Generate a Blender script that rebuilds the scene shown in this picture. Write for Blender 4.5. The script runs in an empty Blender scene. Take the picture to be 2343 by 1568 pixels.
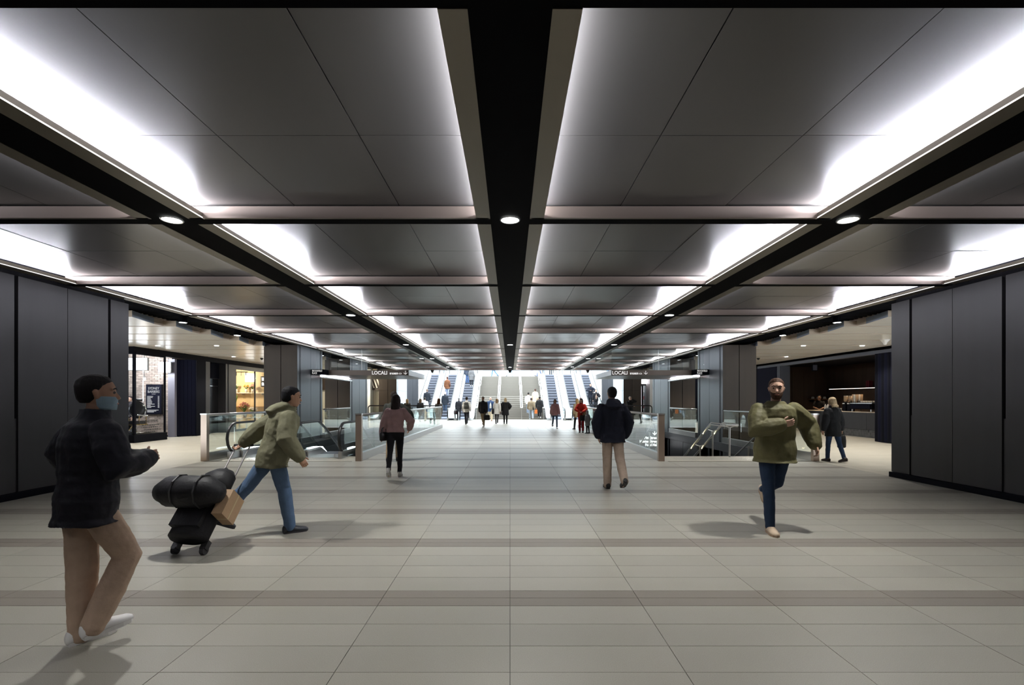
import bpy, math, random
from mathutils import Vector, Matrix
random.seed(7)
C = bpy.context.scene.collection
SC = bpy.context.scene
R = math.radians
PI = math.pi

# ------------------------------------------------------------------ camera, world, exposure
cam_d = bpy.data.cameras.new('camera')
cam = bpy.data.objects.new('camera', cam_d)
C.objects.link(cam)
cam.location = (0, 0, 1.55)
cam.rotation_euler = (R(90), 0, 0)
cam_d.sensor_fit = 'HORIZONTAL'
cam_d.sensor_width = 36
cam_d.lens = 17
cam_d.shift_x = 4.5 / 2343
cam_d.shift_y = 132 / 2343
cam_d.clip_end = 300
SC.camera = cam
W = bpy.data.worlds.new('sky')
SC.world = W
W.use_nodes = True
bg = W.node_tree.nodes['Background']
bg.inputs[0].default_value = (0.86, 0.94, 1.0, 1)
bg.inputs[1].default_value = 9.0
SC.view_settings.view_transform = 'Standard'
SC.view_settings.look = 'None'
SC.view_settings.gamma = 1
SC.view_settings.exposure = 0.0
SC.view_settings.use_curve_mapping = False
SC.cycles.max_bounces = 8
SC.cycles.diffuse_bounces = 4
SC.cycles.glossy_bounces = 4
SC.cycles.transparent_max_bounces = 24
SC.cycles.sample_clamp_indirect = 6
SC.cycles.caustics_reflective = False
SC.cycles.caustics_refractive = False

LED_MAIN = 620.0      # cove strips along the outer edge of every ceiling bay
LED_WEAK = 165.0       # cove strips along the inner edge
SPOT_W = 380.0        # downlights in the black beams
SIDE_W = 300.0        # downlights over the side concourses

# ------------------------------------------------------------------ materials
def mat(name, col, rough=0.5, metal=0.0, spec=0.5, bump=None, var=0.0, vscale=8.0, emit=0.0, ecol=None, stretch=None, island=0.0):
    m = bpy.data.materials.new(name)
    m.use_nodes = True
    nt = m.node_tree
    b = nt.nodes['Principled BSDF']
    b.inputs['Base Color'].default_value = (*col, 1)
    b.inputs['Roughness'].default_value = rough
    b.inputs['Metallic'].default_value = metal
    b.inputs['Specular IOR Level'].default_value = spec
    if emit:
        b.inputs['Emission Color'].default_value = (*(ecol or col), 1)
        b.inputs['Emission Strength'].default_value = emit
    tc = None
    def coords():
        n = nt.nodes.new('ShaderNodeTexCoord')
        mp = nt.nodes.new('ShaderNodeMapping')
        nt.links.new(n.outputs['Object'], mp.inputs[0])
        if stretch: mp.inputs['Scale'].default_value = stretch
        return mp.outputs[0]
    if var or island:
        mul = nt.nodes.new('ShaderNodeHueSaturation')
        mul.inputs['Color'].default_value = (*col, 1)
        val = None
        if var:
            co = coords()
            no = nt.nodes.new('ShaderNodeTexNoise')
            no.inputs['Scale'].default_value = vscale
            no.inputs['Detail'].default_value = 6
            nt.links.new(co, no.inputs['Vector'])
            mr = nt.nodes.new('ShaderNodeMapRange')
            mr.inputs['From Min'].default_value = 0.25; mr.inputs['From Max'].default_value = 0.75
            mr.inputs['To Min'].default_value = 1 - var; mr.inputs['To Max'].default_value = 1 + var
            nt.links.new(no.outputs['Fac'], mr.inputs['Value'])
            val = mr.outputs[0]
        if island:
            oi = nt.nodes.new('ShaderNodeObjectInfo')
            ge = nt.nodes.new('ShaderNodeNewGeometry')
            ad = nt.nodes.new('ShaderNodeMath'); ad.operation = 'ADD'
            nt.links.new(oi.outputs['Random'], ad.inputs[0]); nt.links.new(ge.outputs['Random Per Island'], ad.inputs[1])
            fr = nt.nodes.new('ShaderNodeMath'); fr.operation = 'FRACT'
            nt.links.new(ad.outputs[0], fr.inputs[0])
            m2 = nt.nodes.new('ShaderNodeMapRange')
            m2.inputs['To Min'].default_value = 1 - island; m2.inputs['To Max'].default_value = 1 + island
            nt.links.new(fr.outputs[0], m2.inputs['Value'])
            if val is None: val = m2.outputs[0]
            else:
                mm = nt.nodes.new('ShaderNodeMath'); mm.operation = 'MULTIPLY'
                nt.links.new(val, mm.inputs[0]); nt.links.new(m2.outputs[0], mm.inputs[1]); val = mm.outputs[0]
        nt.links.new(val, mul.inputs['Value'])
        nt.links.new(mul.outputs[0], b.inputs['Base Color'])
    if bump:
        sc, st = bump
        co = coords()
        no = nt.nodes.new('ShaderNodeTexNoise')
        no.inputs['Scale'].default_value = sc; no.inputs['Detail'].default_value = 4
        nt.links.new(co, no.inputs['Vector'])
        bp = nt.nodes.new('ShaderNodeBump')
        bp.inputs['Strength'].default_value = st; bp.inputs['Distance'].default_value = 0.01
        nt.links.new(no.outputs['Fac'], bp.inputs['Height'])
        nt.links.new(bp.outputs[0], b.inputs['Normal'])
    return m

def emis(name, col, strength):
    m = bpy.data.materials.new(name); m.use_nodes = True
    nt = m.node_tree; nt.nodes.clear()
    o = nt.nodes.new('ShaderNodeOutputMaterial'); e = nt.nodes.new('ShaderNodeEmission')
    e.inputs[0].default_value = (*col, 1); e.inputs[1].default_value = strength
    nt.links.new(e.outputs[0], o.inputs[0])
    return m

def glass(name, tint=(0.93, 0.97, 0.96), ior=1.5, rough=0.0):
    m = bpy.data.materials.new(name); m.use_nodes = True
    nt = m.node_tree; nt.nodes.clear()
    o = nt.nodes.new('ShaderNodeOutputMaterial'); mx = nt.nodes.new('ShaderNodeMixShader')
    t = nt.nodes.new('ShaderNodeBsdfTransparent'); g = nt.nodes.new('ShaderNodeBsdfGlossy')
    lw = nt.nodes.new('ShaderNodeLayerWeight'); lw.inputs[0].default_value = 0.5
    pw = nt.nodes.new('ShaderNodeMath'); pw.operation = 'POWER'; pw.inputs[1].default_value = 5
    f = nt.nodes.new('ShaderNodeMath'); f.operation = 'MULTIPLY_ADD'
    r0 = ((ior - 1) / (ior + 1)) ** 2
    f.inputs[1].default_value = 1 - r0; f.inputs[2].default_value = r0
    nt.links.new(lw.outputs['Facing'], pw.inputs[0]); nt.links.new(pw.outputs[0], f.inputs[0])
    t.inputs[0].default_value = (*tint, 1); g.inputs[0].default_value = (1, 1, 1, 1); g.inputs[1].default_value = rough
    nt.links.new(f.outputs[0], mx.inputs[0]); nt.links.new(t.outputs[0], mx.inputs[1]); nt.links.new(g.outputs[0], mx.inputs[2])
    nt.links.new(mx.outputs[0], o.inputs[0])
    return m

def lin(r, g, b):
    f = lambda c: ((c / 255 + 0.055) / 1.055) ** 2.4 if c > 10 else c / 255 / 12.92
    return (f(r), f(g), f(b))

M = {}
M['stone'] = mat('granite_grey', (0.345, 0.33, 0.285), 0.36, 0, 0.45, bump=(160, 0.12), var=0.20, vscale=230, island=0.06)
M['stone_brown'] = mat('granite_brown', (0.225, 0.20, 0.172), 0.38, 0, 0.4, bump=(160, 0.12), var=0.20, vscale=230, island=0.05)
M['stone_cream'] = mat('limestone_cream', (0.47, 0.44, 0.37), 0.36, 0, 0.4, bump=(120, 0.1), var=0.12, vscale=60, island=0.05)
M['grout'] = mat('grout_dark', (0.09, 0.085, 0.075), 0.9)
M['black'] = mat('black_beam_paint', (0.003, 0.003, 0.004), 0.7, 0, 0.03)
M['panel'] = mat('ceiling_panel_metal', (0.085, 0.081, 0.078), 0.30, 0.35, 0.5, bump=(40, 0.02), stretch=(1, 0.05, 1), var=0.05, vscale=3)
M['trim'] = mat('bronze_trim', (0.22, 0.195, 0.155), 0.42, 0.4)
M['face'] = mat('bronze_face', (0.16, 0.128, 0.108), 0.34, 0.5)
M['wall'] = mat('anthracite_panel', (0.026, 0.025, 0.0275), 0.45, 0.2, 0.35, bump=(30, 0.03), stretch=(1, 1, 0.05), var=0.10, vscale=4)
M['colgrey'] = mat('blue_grey_panel', (0.10, 0.105, 0.118), 0.38, 0.45, 0.5, bump=(40, 0.04), stretch=(1, 1, 0.04), var=0.06, vscale=10)
M['colbrown'] = mat('brown_metal_panel', (0.040, 0.029, 0.021), 0.42, 0.3, 0.5, bump=(30, 0.03), stretch=(1, 1, 0.05), var=0.10, vscale=6)
M['steel'] = mat('brushed_steel', (0.55, 0.54, 0.53), 0.28, 0.9, bump=(60, 0.03), stretch=(1, 1, 0.1))
M['bronze'] = mat('bronze_post', (0.42, 0.33, 0.27), 0.32, 0.8)
M['chrome'] = mat('polished_chrome', (0.75, 0.75, 0.76), 0.10, 1.0)
M['rubber'] = mat('black_rubber', (0.012, 0.012, 0.012), 0.35, 0, 0.5)
M['glass'] = glass('clear_balustrade_glass')
M['glass_screen'] = glass('smoke_curtain_glass', (0.90, 0.94, 0.93), 1.7)
M['glass_shop'] = glass('shop_glass', (0.96, 0.97, 0.98), 1.4)
M['white'] = mat('white_paint', (0.80, 0.80, 0.79), 0.5)
M['plank'] = mat('ceiling_plank_cream', (0.80, 0.75, 0.67), 0.26, 0, 0.5, var=0.04, vscale=2)
M['plank_end'] = mat('ceiling_plank_blue_grey_edge', (0.20, 0.235, 0.29), 0.5)
M['plank_face'] = mat('ceiling_plank_tan_edge', (0.42, 0.33, 0.25), 0.5)
M['dark'] = mat('near_black_panel', (0.007, 0.0075, 0.011), 0.6, 0, 0.03)
M['navy_panel'] = mat('dark_navy_panel', (0.008, 0.009, 0.019), 0.6, 0, 0.04, bump=(40, 0.05), stretch=(1, 1, 0.03))
M['fascia_blue'] = mat('slate_blue_fascia', (0.075, 0.085, 0.115), 0.5)
M['daylit_clad'] = mat('daylit_column_panel', (0.50, 0.55, 0.60), 0.4)  # far column sides coloured pale for the atrium daylight on them
M['grey_col'] = mat('lilac_grey_column', (0.16, 0.155, 0.19), 0.45)
M['brown_room'] = mat('dark_brown_timber', (0.050, 0.034, 0.024), 0.5, var=0.2, vscale=5, stretch=(1, 1, 0.1))
M['led'] = emis('cove_led_strip', (0.88, 0.89, 1.0), LED_MAIN)
M['led_weak'] = emis('cove_led_strip_soft', (0.90, 0.91, 1.0), LED_WEAK)
M['slit'] = emis('slit_light', (1, .97, .95), 1.6)
M['lens'] = emis('downlight_lens', (0.97, 1.0, 0.98), 30)
M['stair'] = mat('stair_stone', (0.17, 0.158, 0.135), 0.55, var=0.12, vscale=40)
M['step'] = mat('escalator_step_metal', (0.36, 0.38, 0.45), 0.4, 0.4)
M['step_dark'] = mat('escalator_tread_riser_shade', (0.10, 0.105, 0.13), 0.5, 0.3)
M['clad'] = mat('white_cladding', (0.80, 0.83, 0.84), 0.4)

# ------------------------------------------------------------------ mesh builder
class MB:
    def __init__(s): s.v = []; s.f = []; s.m = []
    def poly(s, pts, mi=0):
        n = len(s.v); s.v += [tuple(p) for p in pts]; s.f.append(tuple(range(n, n + len(pts)))); s.m.append(mi)
    def box(s, x0, x1, y0, y1, z0, z1, mi=0, faces=None):
        if x0 > x1: x0, x1 = x1, x0
        if y0 > y1: y0, y1 = y1, y0
        n = len(s.v)
        s.v += [(x0, y0, z0), (x1, y0, z0), (x1, y1, z0), (x0, y1, z0), (x0, y0, z1), (x1, y0, z1), (x1, y1, z1), (x0, y1, z1)]
        F = [(0, 3, 2, 1), (4, 5, 6, 7), (0, 1, 5, 4), (1, 2, 6, 5), (2, 3, 7, 6), (3, 0, 4, 7)]  # bottom top front(-y) right back left
        for i, q in enumerate(F):
            s.f.append(tuple(n + k for k in q)); s.m.append(mi if not faces else faces.get(i, mi))
        return s
    def prism(s, prof, a0, a1, axis='x', mi=0):
        """prof: list of 2d points; axis x: (y,z), axis y: (x,z), axis z: (x,y)"""
        def P(p, a): return {'x': (a, p[0], p[1]), 'y': (p[0], a, p[1]), 'z': (p[0], p[1], a)}[axis]
        n = len(s.v); k = len(prof)
        s.v += [P(p, a0) for p in prof] + [P(p, a1) for p in prof]
        s.f.append(tuple(n + i for i in range(k))[::-1]); s.m.append(mi)
        s.f.append(tuple(n + k + i for i in range(k))); s.m.append(mi)
        for i in range(k):
            j = (i + 1) % k
            s.f.append((n + i, n + j, n + k + j, n + k + i)); s.m.append(mi)
        return s
    def strip(s, top, bot, x0, x1, mi=0):
        """slab between two polylines of (y,z) extruded in x (for long profiles; kept quad by quad)"""
        n = len(s.v); k = len(top)
        for (y, z) in top: s.v += [(x0, y, z), (x1, y, z)]
        for (y, z) in bot: s.v += [(x0, y, z), (x1, y, z)]
        o = 2 * k
        for i in range(k - 1):
            a = n + 2 * i; b = n + 2 * i + 2
            for q in ((a, a + 1, b + 1, b), (a + o, b + o, b + o + 1, a + o + 1), (a, b, b + o, a + o), (a + 1, a + 1 + o, b + 1 + o, b + 1)):
                s.f.append(q); s.m.append(mi)
        e = n + 2 * (k - 1)
        s.f.append((n, n + o, n + o + 1, n + 1)); s.m.append(mi)
        s.f.append((e, e + 1, e + 1 + o, e + o)); s.m.append(mi)
        return s
    def rings(s, rs, n=12, mi=0, cap=True):
        """rs: list of (center, axis1, axis2) ellipses -> closed loft"""
        b = len(s.v)
        cs = [(math.cos(2 * PI * i / n), math.sin(2 * PI * i / n)) for i in range(n)]
        for (c, a1, a2) in rs:
            for (x, y) in cs: s.v.append(tuple(c[k] + a1[k] * x + a2[k] * y for k in range(3)))
        for r in range(len(rs) - 1):
            for i in range(n):
                j = (i + 1) % n
                s.f.append((b + r * n + i, b + r * n + j, b + (r + 1) * n + j, b + (r + 1) * n + i)); s.m.append(mi)
        if cap:
            s.f.append(tuple(b + i for i in range(n))[::-1]); s.m.append(mi)
            e = b + (len(rs) - 1) * n
            s.f.append(tuple(e + i for i in range(n))); s.m.append(mi)
        return s
    def tube(s, pts, rad, n=10, mi=0, flat=1.0, ref=None, rnd=False):
        pts = [Vector(p) for p in pts]
        rad = rad if isinstance(rad, (list, tuple)) else [rad] * len(pts)
        rs = []
        u = None
        for i, p in enumerate(pts):
            d = (pts[min(i + 1, len(pts) - 1)] - pts[max(i - 1, 0)]).normalized()
            if u is None:
                u = Vector(ref) if ref else (Vector((0, 0, 1)) if abs(d.z) < 0.9 else Vector((0, 1, 0)))
            u = (u - d * u.dot(d))
            if u.length < 1e-5: u = d.orthogonal()
            u.normalize(); w = d.cross(u)
            if rnd and i == 0:
                rs += [(p - d * rad[0] * 0.75, u * rad[0] * 0.35, w * rad[0] * flat * 0.35), (p - d * rad[0] * 0.5, u * rad[0] * 0.78, w * rad[0] * flat * 0.78)]
            rs.append((p, u * rad[i], w * rad[i] * flat))
            if rnd and i == len(pts) - 1:
                rs += [(p + d * rad[i] * 0.5, u * rad[i] * 0.78, w * rad[i] * flat * 0.78), (p + d * rad[i] * 0.75, u * rad[i] * 0.35, w * rad[i] * flat * 0.35)]
        return s.rings(rs, n, mi)
    def lathe(s, prof, c, n=16, mi=0):
        return s.rings([((c[0], c[1], c[2] + z), (r, 0, 0), (0, r, 0)) for (r, z) in prof], n, mi)
    def ball(s, c, rx, ry, rz, n=12, k=8, mi=0):
        rs = []
        for i in range(k + 1):
            t = -PI / 2 + PI * (0.04 + 0.92 * i / k)
            rs.append(((c[0], c[1], c[2] + rz * math.sin(t)), (rx * math.cos(t), 0, 0), (0, ry * math.cos(t), 0)))
        return s.rings(rs, n, mi)
    def build(s, name, mats, parent=None, local=False, scale=1.0, smooth=False):
        o = (0, 0, 0) if (parent is None or local) else world_loc(parent)
        me = bpy.data.meshes.new(name)
        me.from_pydata([((v[0] - o[0]) * scale, (v[1] - o[1]) * scale, (v[2] - o[2]) * scale) for v in s.v], [], s.f)
        mats = mats if isinstance(mats, (list, tuple)) else [mats]
        for m in mats: me.materials.append(m)
        if len(mats) > 1: me.polygons.foreach_set('material_index', s.m)
        if smooth: me.polygons.foreach_set('use_smooth', [True] * len(me.polygons))
        me.update()
        ob = bpy.data.objects.new(name, me); C.objects.link(ob)
        if parent is not None: ob.parent = parent
        return ob

def world_loc(o):
    l = Vector((0, 0, 0))
    while o is not None: l = l + o.location; o = o.parent
    return l
def box(name, m, x0, x1, y0, y1, z0, z1, parent=None):
    return MB().box(x0, x1, y0, y1, z0, z1).build(name, m, parent)
def empty(name, loc=(0, 0, 0), rz=0):
    o = bpy.data.objects.new(name, None); C.objects.link(o); o.location = loc; o.rotation_euler = (0, 0, rz); o.empty_display_size = 0.1
    return o
def tag(o, label, cat, group=None):
    o['label'] = label; o['category'] = cat
    if group: o['group'] = group
    return o
def thing(name, label, cat, loc=(0, 0, 0), rz=0, group=None):
    return tag(empty(name, loc, rz), label, cat, group)
def struct(o): o['kind'] = 'structure'; return o
def stuff(o): o['kind'] = 'stuff'; return o
def share(src, name, parent, loc):
    c = bpy.data.objects.new(name, src.data); C.objects.link(c); c.parent = parent; c.location = loc
    return c
def text(name, body, m, size, loc, rot, parent, align='LEFT', ext=0.002, sx=1.0, bold=0.0):
    cu = bpy.data.curves.new(name, 'FONT'); cu.body = body; cu.size = size; cu.align_x = align; cu.offset = bold; cu.extrude = ext; cu.resolution_u = 3
    t = bpy.data.objects.new(name, cu); C.objects.link(t)
    bpy.context.view_layer.update()
    me = bpy.data.meshes.new_from_object(t.evaluated_get(bpy.context.evaluated_depsgraph_get()))
    bpy.data.objects.remove(t); bpy.data.curves.remove(cu)
    me.materials.clear(); me.materials.append(m)
    o = bpy.data.objects.new(name, me); C.objects.link(o)
    o.parent = parent
    pl = world_loc(parent) if parent else Vector((0, 0, 0))
    o.location = Vector(loc) - pl; o.rotation_euler = rot; o.scale = (sx, 1, 1)
    return o
def mirror(x0, x1, s): return (x0, x1) if s > 0 else (-x1, -x0)

# ------------------------------------------------------------------ floor
CZ = 3.57
floor = struct(MB().box(-8, 8, -6, 12.28, -0.3, -0.02).box(-3.83, 3.83, 12.28, 46.5, -0.3, -0.02)
               .box(-20, -7.74, 9, 34, -0.3, -0.02).box(7.74, 20, 9, 34, -0.3, -0.02)
               .box(-20, -3.83, 27.2, 46.5, -0.3, -0.02).box(3.83, 20, 27.2, 46.5, -0.3, -0.02)
               .box(-20, 20, -6, 46.5, -5.2, -5.0)
               .build('floor', M['grout']))
rows = []          # (y0, y1, brown)
y = 3.643 - 1.475
while y < 46:
    rows += [(y, y + .145, 1), (y + .145, y + .29, 1)]
    for k in range(4): rows.append((y + .29 + k * .296, y + .29 + (k + 1) * .296, 0))
    y += 1.475
g = 0.0022
pro = {}
far = [MB(), MB()]
NEAR_END = 6.9
for (y0, y1, br) in rows:
    for i in range(-8, 8):
        x0, x1 = float(i), float(i + 1)
        if i == -8: x0 = -7.74
        if i == 7: x1 = 7.74
        yy0 = y0
        if y0 < NEAR_END and abs((x0 + x1) / 2) < 1.08 * y1 + .7:
            w, d = x1 - x0, y1 - y0
            key = (round(w, 3), round(d, 3), br)
            loc = ((x0 + x1) / 2, (y0 + y1) / 2, random.uniform(-.0006, 0))
            if key not in pro:
                pro[key] = MB().box(-w / 2 + g, w / 2 - g, -d / 2 + g, d / 2 - g, -.02, 0).build('tile', M['stone_brown' if br else 'stone'], floor, local=True)
                pro[key].location = loc
            else: share(pro[key], 'tile', floor, loc)
        elif y0 >= NEAR_END:
            if y1 > 12.28 and y0 < 27.2 and abs((x0 + x1) / 2) > 3.83:
                if y0 >= 12.28 or abs((x0 + x1) / 2) > 3.83 and y1 > 12.28: continue
            far[br].box(x0 + g, x1 - g, y0 + g, y1 - g, -.02, random.uniform(-.0006, 0))
for b, fm in enumerate(far): stuff(fm.build('floor_tiles', M['stone_brown' if b else 'stone'], floor))
for s in (-1, 1):
    fm = MB()
    yy = 9.9
    while yy < 33.4:
        for i in range(7, 20):
            x0, x1 = mirror(max(i, 7.742), i + 1, s)
            fm.box(x0 + g, x1 - g, yy + g, yy + .295 - g, -.02, random.uniform(-.0006, 0))
        yy += .295
    stuff(fm.build('side_floor_tiles', M['stone_cream'], floor))
    fm = MB()                                     # the landing in front of each void
    for i in range(4):
        for k in range(4):
            x0, x1 = mirror(3.84 + i * .97, 3.84 + (i + 1) * .97, s)
            fm.box(x0 + g, x1 - g, 12.28 + k * .27 + g, 12.28 + (k + 1) * .27 - g, -.02, 0)
    stuff(fm.build('landing_tiles', M['stone_cream'], floor))
    box('landing_slab', M['grout'], *mirror(3.83, 7.74, s), 12.28, 13.36, -.3, -.02, floor)
    td = MB()                                     # tactile studs
    for i in range(46):
        for k in range(7):
            x, yv = s * (4.35 + i * .07), 12.62 + k * .07
            td.rings([((x, yv, 0), (.016, 0, 0), (0, .016, 0)), ((x, yv, .005), (.010, 0, 0), (0, .010, 0))], 6)
    stuff(td.build('tactile_studs', M['steel'], floor))

# ------------------------------------------------------------------ ceiling of the tunnel
ceiling = struct(MB().box(-8.0, 8.0, -6, 32.9, 3.84, 4.3).box(-20, -8.0, -6, 34.2, 3.84, 4.3).box(8.0, 20, -6, 34.2, 3.84, 4.3).build('ceiling', M['dark']))
YB = [-3.70, -0.65, 2.415, 5.475, 8.52, 11.58, 14.61, 18.98, 22.5, 26.0, 29.3, 32.5]
XH = [0.22, 3.583, 4.0, 7.75]
bm_ = MB()
bm_.box(-.22, .22, -6, 32.5, CZ + .004, 3.84)
for s in (-1, 1): bm_.box(*mirror(3.583, 4.0, s), -6, 32.5, CZ + .004, 3.84)
bm_.build('longitudinal_beam', M['black'], ceiling)
def bayspan(i): return YB[i] + .082, YB[i + 1] - .082
for i, yb in enumerate(YB):
    for s in (-1, 1):
        for (a, b) in ((.22, 3.583), (4.0, 7.75)):
            MB().box(*mirror(a, b, s), yb - .08, yb + .08, CZ + .004, 3.84).build('cross_beam', M['black'], ceiling)
pcache = {}
for i in range(len(YB) - 1):
    y0, y1 = bayspan(i)
    for s in (-1, 1):
        # bronze faces of the cross beams, trims with their lips
        for (a, b, w0, w1) in ((.22, 3.583, .156, .172), (4.0, 7.75, .16, .20)):
            f = MB()
            f.box(*mirror(a + .02, b - .02, s), y1 - .035, y1, CZ, 3.70)
            f.build('beam_face', M['face'], ceiling)
            t = MB()
            t.box(*mirror(a, a + w0, s), y0, y1, CZ, CZ + .012)
            t.box(*mirror(a + w0 - .012, a + w0, s), y0, y1, CZ + .012, CZ + .034)
            t.box(*mirror(b - w1, b, s), y0, y1, CZ, CZ + .012)
            t.box(*mirror(b - w1, b - w1 + .014, s), y0, y1, CZ + .012, CZ + .062)
            t.box(*mirror(b - w1 - .006, b - w1, s), y0, y1, CZ, CZ + .010)
            t.m[-6:] = [1] * 6
            t.build('ceiling_trim', [M['trim'], M['slit']], ceiling)
            # LED strips on the ledges
            led = MB()
            xb = b - .075
            pr = [(xb, CZ + .012), (xb + .055, CZ + .012), (xb + .055, CZ + .072), (xb + .048, CZ + .072), (xb, CZ + .040)]
            pr = [(s * p[0], p[1]) for p in pr]
            led.prism(pr, y0 + .01, y1 - .04, 'y', 0)
            led.m[-2] = 1
            led.build('cove_light', [M['white'], M['led']], ceiling)
            led = MB()
            xa = a + .09
            pr = [(xa, CZ + .012), (xa - .05, CZ + .012), (xa - .05, CZ + .07), (xa - .035, CZ + .07), (xa, CZ + .04)]
            pr = [(s * p[0], p[1]) for p in pr]
            led.prism(pr, y0 + .01, y1 - .04, 'y', 0)
            led.m[-2] = 1
            led.build('cove_light', [M['white'], M['led_weak']], ceiling)
            # six panels
            xs = [a, a + (b - a) * .30, a + (b - a) * .645, b]
            ys = [y0, (y0 + y1) / 2, y1]
            for j in range(3):
                for k in range(2):
                    w, d = xs[j + 1] - xs[j] - .008, ys[k + 1] - ys[k] - .006
                    key = (round(w, 3), round(d, 3))
                    loc = (s * (xs[j] + xs[j + 1]) / 2, (ys[k] + ys[k + 1]) / 2, 3.71 + random.uniform(-.0015, .0015))
                    if key not in pcache:
                        pcache[key] = MB().box(-w / 2, w / 2, -d / 2, d / 2, 0, .02).build('ceiling_panel', M['panel'], ceiling, local=True)
                        pcache[key].location = loc
                    else: share(pcache[key], 'ceiling_panel', ceiling, loc)
MB().box(-20, 20, 32.6, 32.85, CZ, 4.3).build('end_beam', M['face'], ceiling)

# downlights
def downlight(x, y, z, label, group, r=.115, power=SPOT_W, col=(1, .99, .95), spot=115, can=False):
    t = thing('downlight', label, 'ceiling light', (x, y, z), 0, group)
    MB().rings([((x, y, z - .004), (r, 0, 0), (0, r, 0)), ((x, y, z - .010), (r * .97, 0, 0), (0, r * .97, 0)), ((x, y, z - .010), (r * .86, 0, 0), (0, r * .86, 0)), ((x, y, z - .004), (r * .84, 0, 0), (0, r * .84, 0))], 20, 0, cap=False).build('rim', M['steel'], t)
    MB().rings([((x, y, z - .003), (r * .86, 0, 0), (0, r * .86, 0)), ((x, y, z - .006), (r * .84, 0, 0), (0, r * .84, 0))], 20).build('lens', M['lens'], t)
    if can: MB().lathe([(r * .95, 0), (r * .95, .14), (r * .3, .15)], (x, y, z), 16).build('can', M['black'], t)
    ld = bpy.data.lights.new('downlight_lamp', 'SPOT'); ld.energy = power; ld.spot_size = R(spot); ld.spot_blend = .6; ld.shadow_soft_size = .07; ld.color = col
    lo = bpy.data.objects.new('downlight_lamp', ld); C.objects.link(lo); lo.parent = t; lo.location = (0, 0, -.03)
    return t
ordn = ['first', 'second', 'third', 'fourth', 'fifth', 'sixth', 'seventh', 'eighth', 'ninth', 'tenth']
for s, nm in ((-1, 'left'), (1, 'right')):
    for k, yy in enumerate((5.42, 11.5, 17.6, 23.5, 29.4)):
        downlight(s * 3.79, yy, CZ + .004, f'round white downlight, {ordn[k]} from the camera in the {nm} black ceiling beam', 'downlights in the black ceiling beams')
    for yy in (-.65,): downlight(s * 3.79, yy, CZ + .004, f'round downlight in the {nm} black beam behind the camera', 'downlights in the black ceiling beams')
for k, yy in enumerate((5.42, 17.65, 29.6)):
    downlight(0, yy, CZ + .004, f'round white downlight, {ordn[k]} from the camera in the central black ceiling beam', 'downlights in the black ceiling beams')
downlight(0, -.65, CZ + .004, 'round downlight in the central black beam behind the camera', 'downlights in the black ceiling beams')

# ------------------------------------------------------------------ near walls, columns
YW = 9.80
for s, nm in ((-1, 'left'), (1, 'right')):
    w = struct(MB().box(*mirror(7.80, 8.3, s), -6, YW - .02, 0, 3.84).build('wall_' + nm, M['black']))
    ys = [YW - .02, 9.36]
    y = 9.30
    while y > -5.5:
        ys2 = (y, y - .845, y - .855, y - 1.70)
        MB().box(*mirror(7.73, 7.82, s), ys2[1], ys2[0], .11, 3.50).build('wall_panel', M['wall'], w)
        MB().box(*mirror(7.73, 7.82, s), ys2[3], ys2[2], .11, 3.50).build('wall_panel', M['wall'], w)
        MB().box(*mirror(7.75, 7.82, s), ys2[3] - .055, ys2[3] - .008, .11, 1.26).build('groove_filler', M['wall'], w)
        y -= 1.76
    MB().box(*mirror(7.73, 8.32, s), 9.36, YW, .11, 3.50).build('wall_panel', M['wall'], w)
    MB().box(*mirror(7.75, 7.82, s), 9.305, 9.35, .11, 1.26).build('groove_filler', M['wall'], w)
    struct(box('baseboard_' + nm, M['dark'], *mirror(7.70, 8.35, s), -6, YW + .03, 0, .10))
struct(box('wall_back', M['wall'], -20, 20, -6.3, -6, -.3, 4.3))
for s, nm in ((-1, 'outer_left'), (1, 'outer_right')):
    struct(box('wall_' + nm, M['dark'], *mirror(19.8, 20.1, s), -6, 58, -.3, 4.3))

def column(s, y0, y1, label, mside, bottom=-5.0, top=3.56, joint=None):
    """pier clad in metal panels; inner face at |x|=7.74"""
    t = thing('column', label, 'column', (s * 8.35, y0, 0), 0, 'metal clad columns beside the voids')
    MB().box(*mirror(7.80, 8.94, s), y0 + .06, y1 - .06, bottom, top).build('core', M['black'], t)
    L = y1 - y0
    for k, (a, b) in enumerate(((0, .07), (.085, .10), (.115, .5), (.505, .885), (.90, .915), (.93, 1.0))):
        zs = [(bottom, top)] if not joint else [(bottom, joint), (joint + .012, top)]
        for (za, zb) in zs:
            MB().box(*mirror(7.74, 7.82, s), y0 + a * L + .004, y0 + b * L - .004, za, zb).build('side_panel', mside, t)
    for (a, b) in ((7.75, 8.33), (8.355, 8.96)):
        zs = [(bottom, top)] if not joint else [(bottom, joint), (joint + .012, top)]
        for (za, zb) in zs:
            MB().box(*mirror(a, b, s), y0, y0 + .07, za, zb).build('front_panel', M['colbrown'], t)
    MB().box(*mirror(8.90, 8.96, s), y0 + .07, y1, bottom, top).build('back_panel', M['colgrey'], t)
    MB().box(*mirror(7.80, 8.96, s), y1 - .06, y1, bottom, top).build('rear_panel', M['colgrey'], t)
    return t
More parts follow.
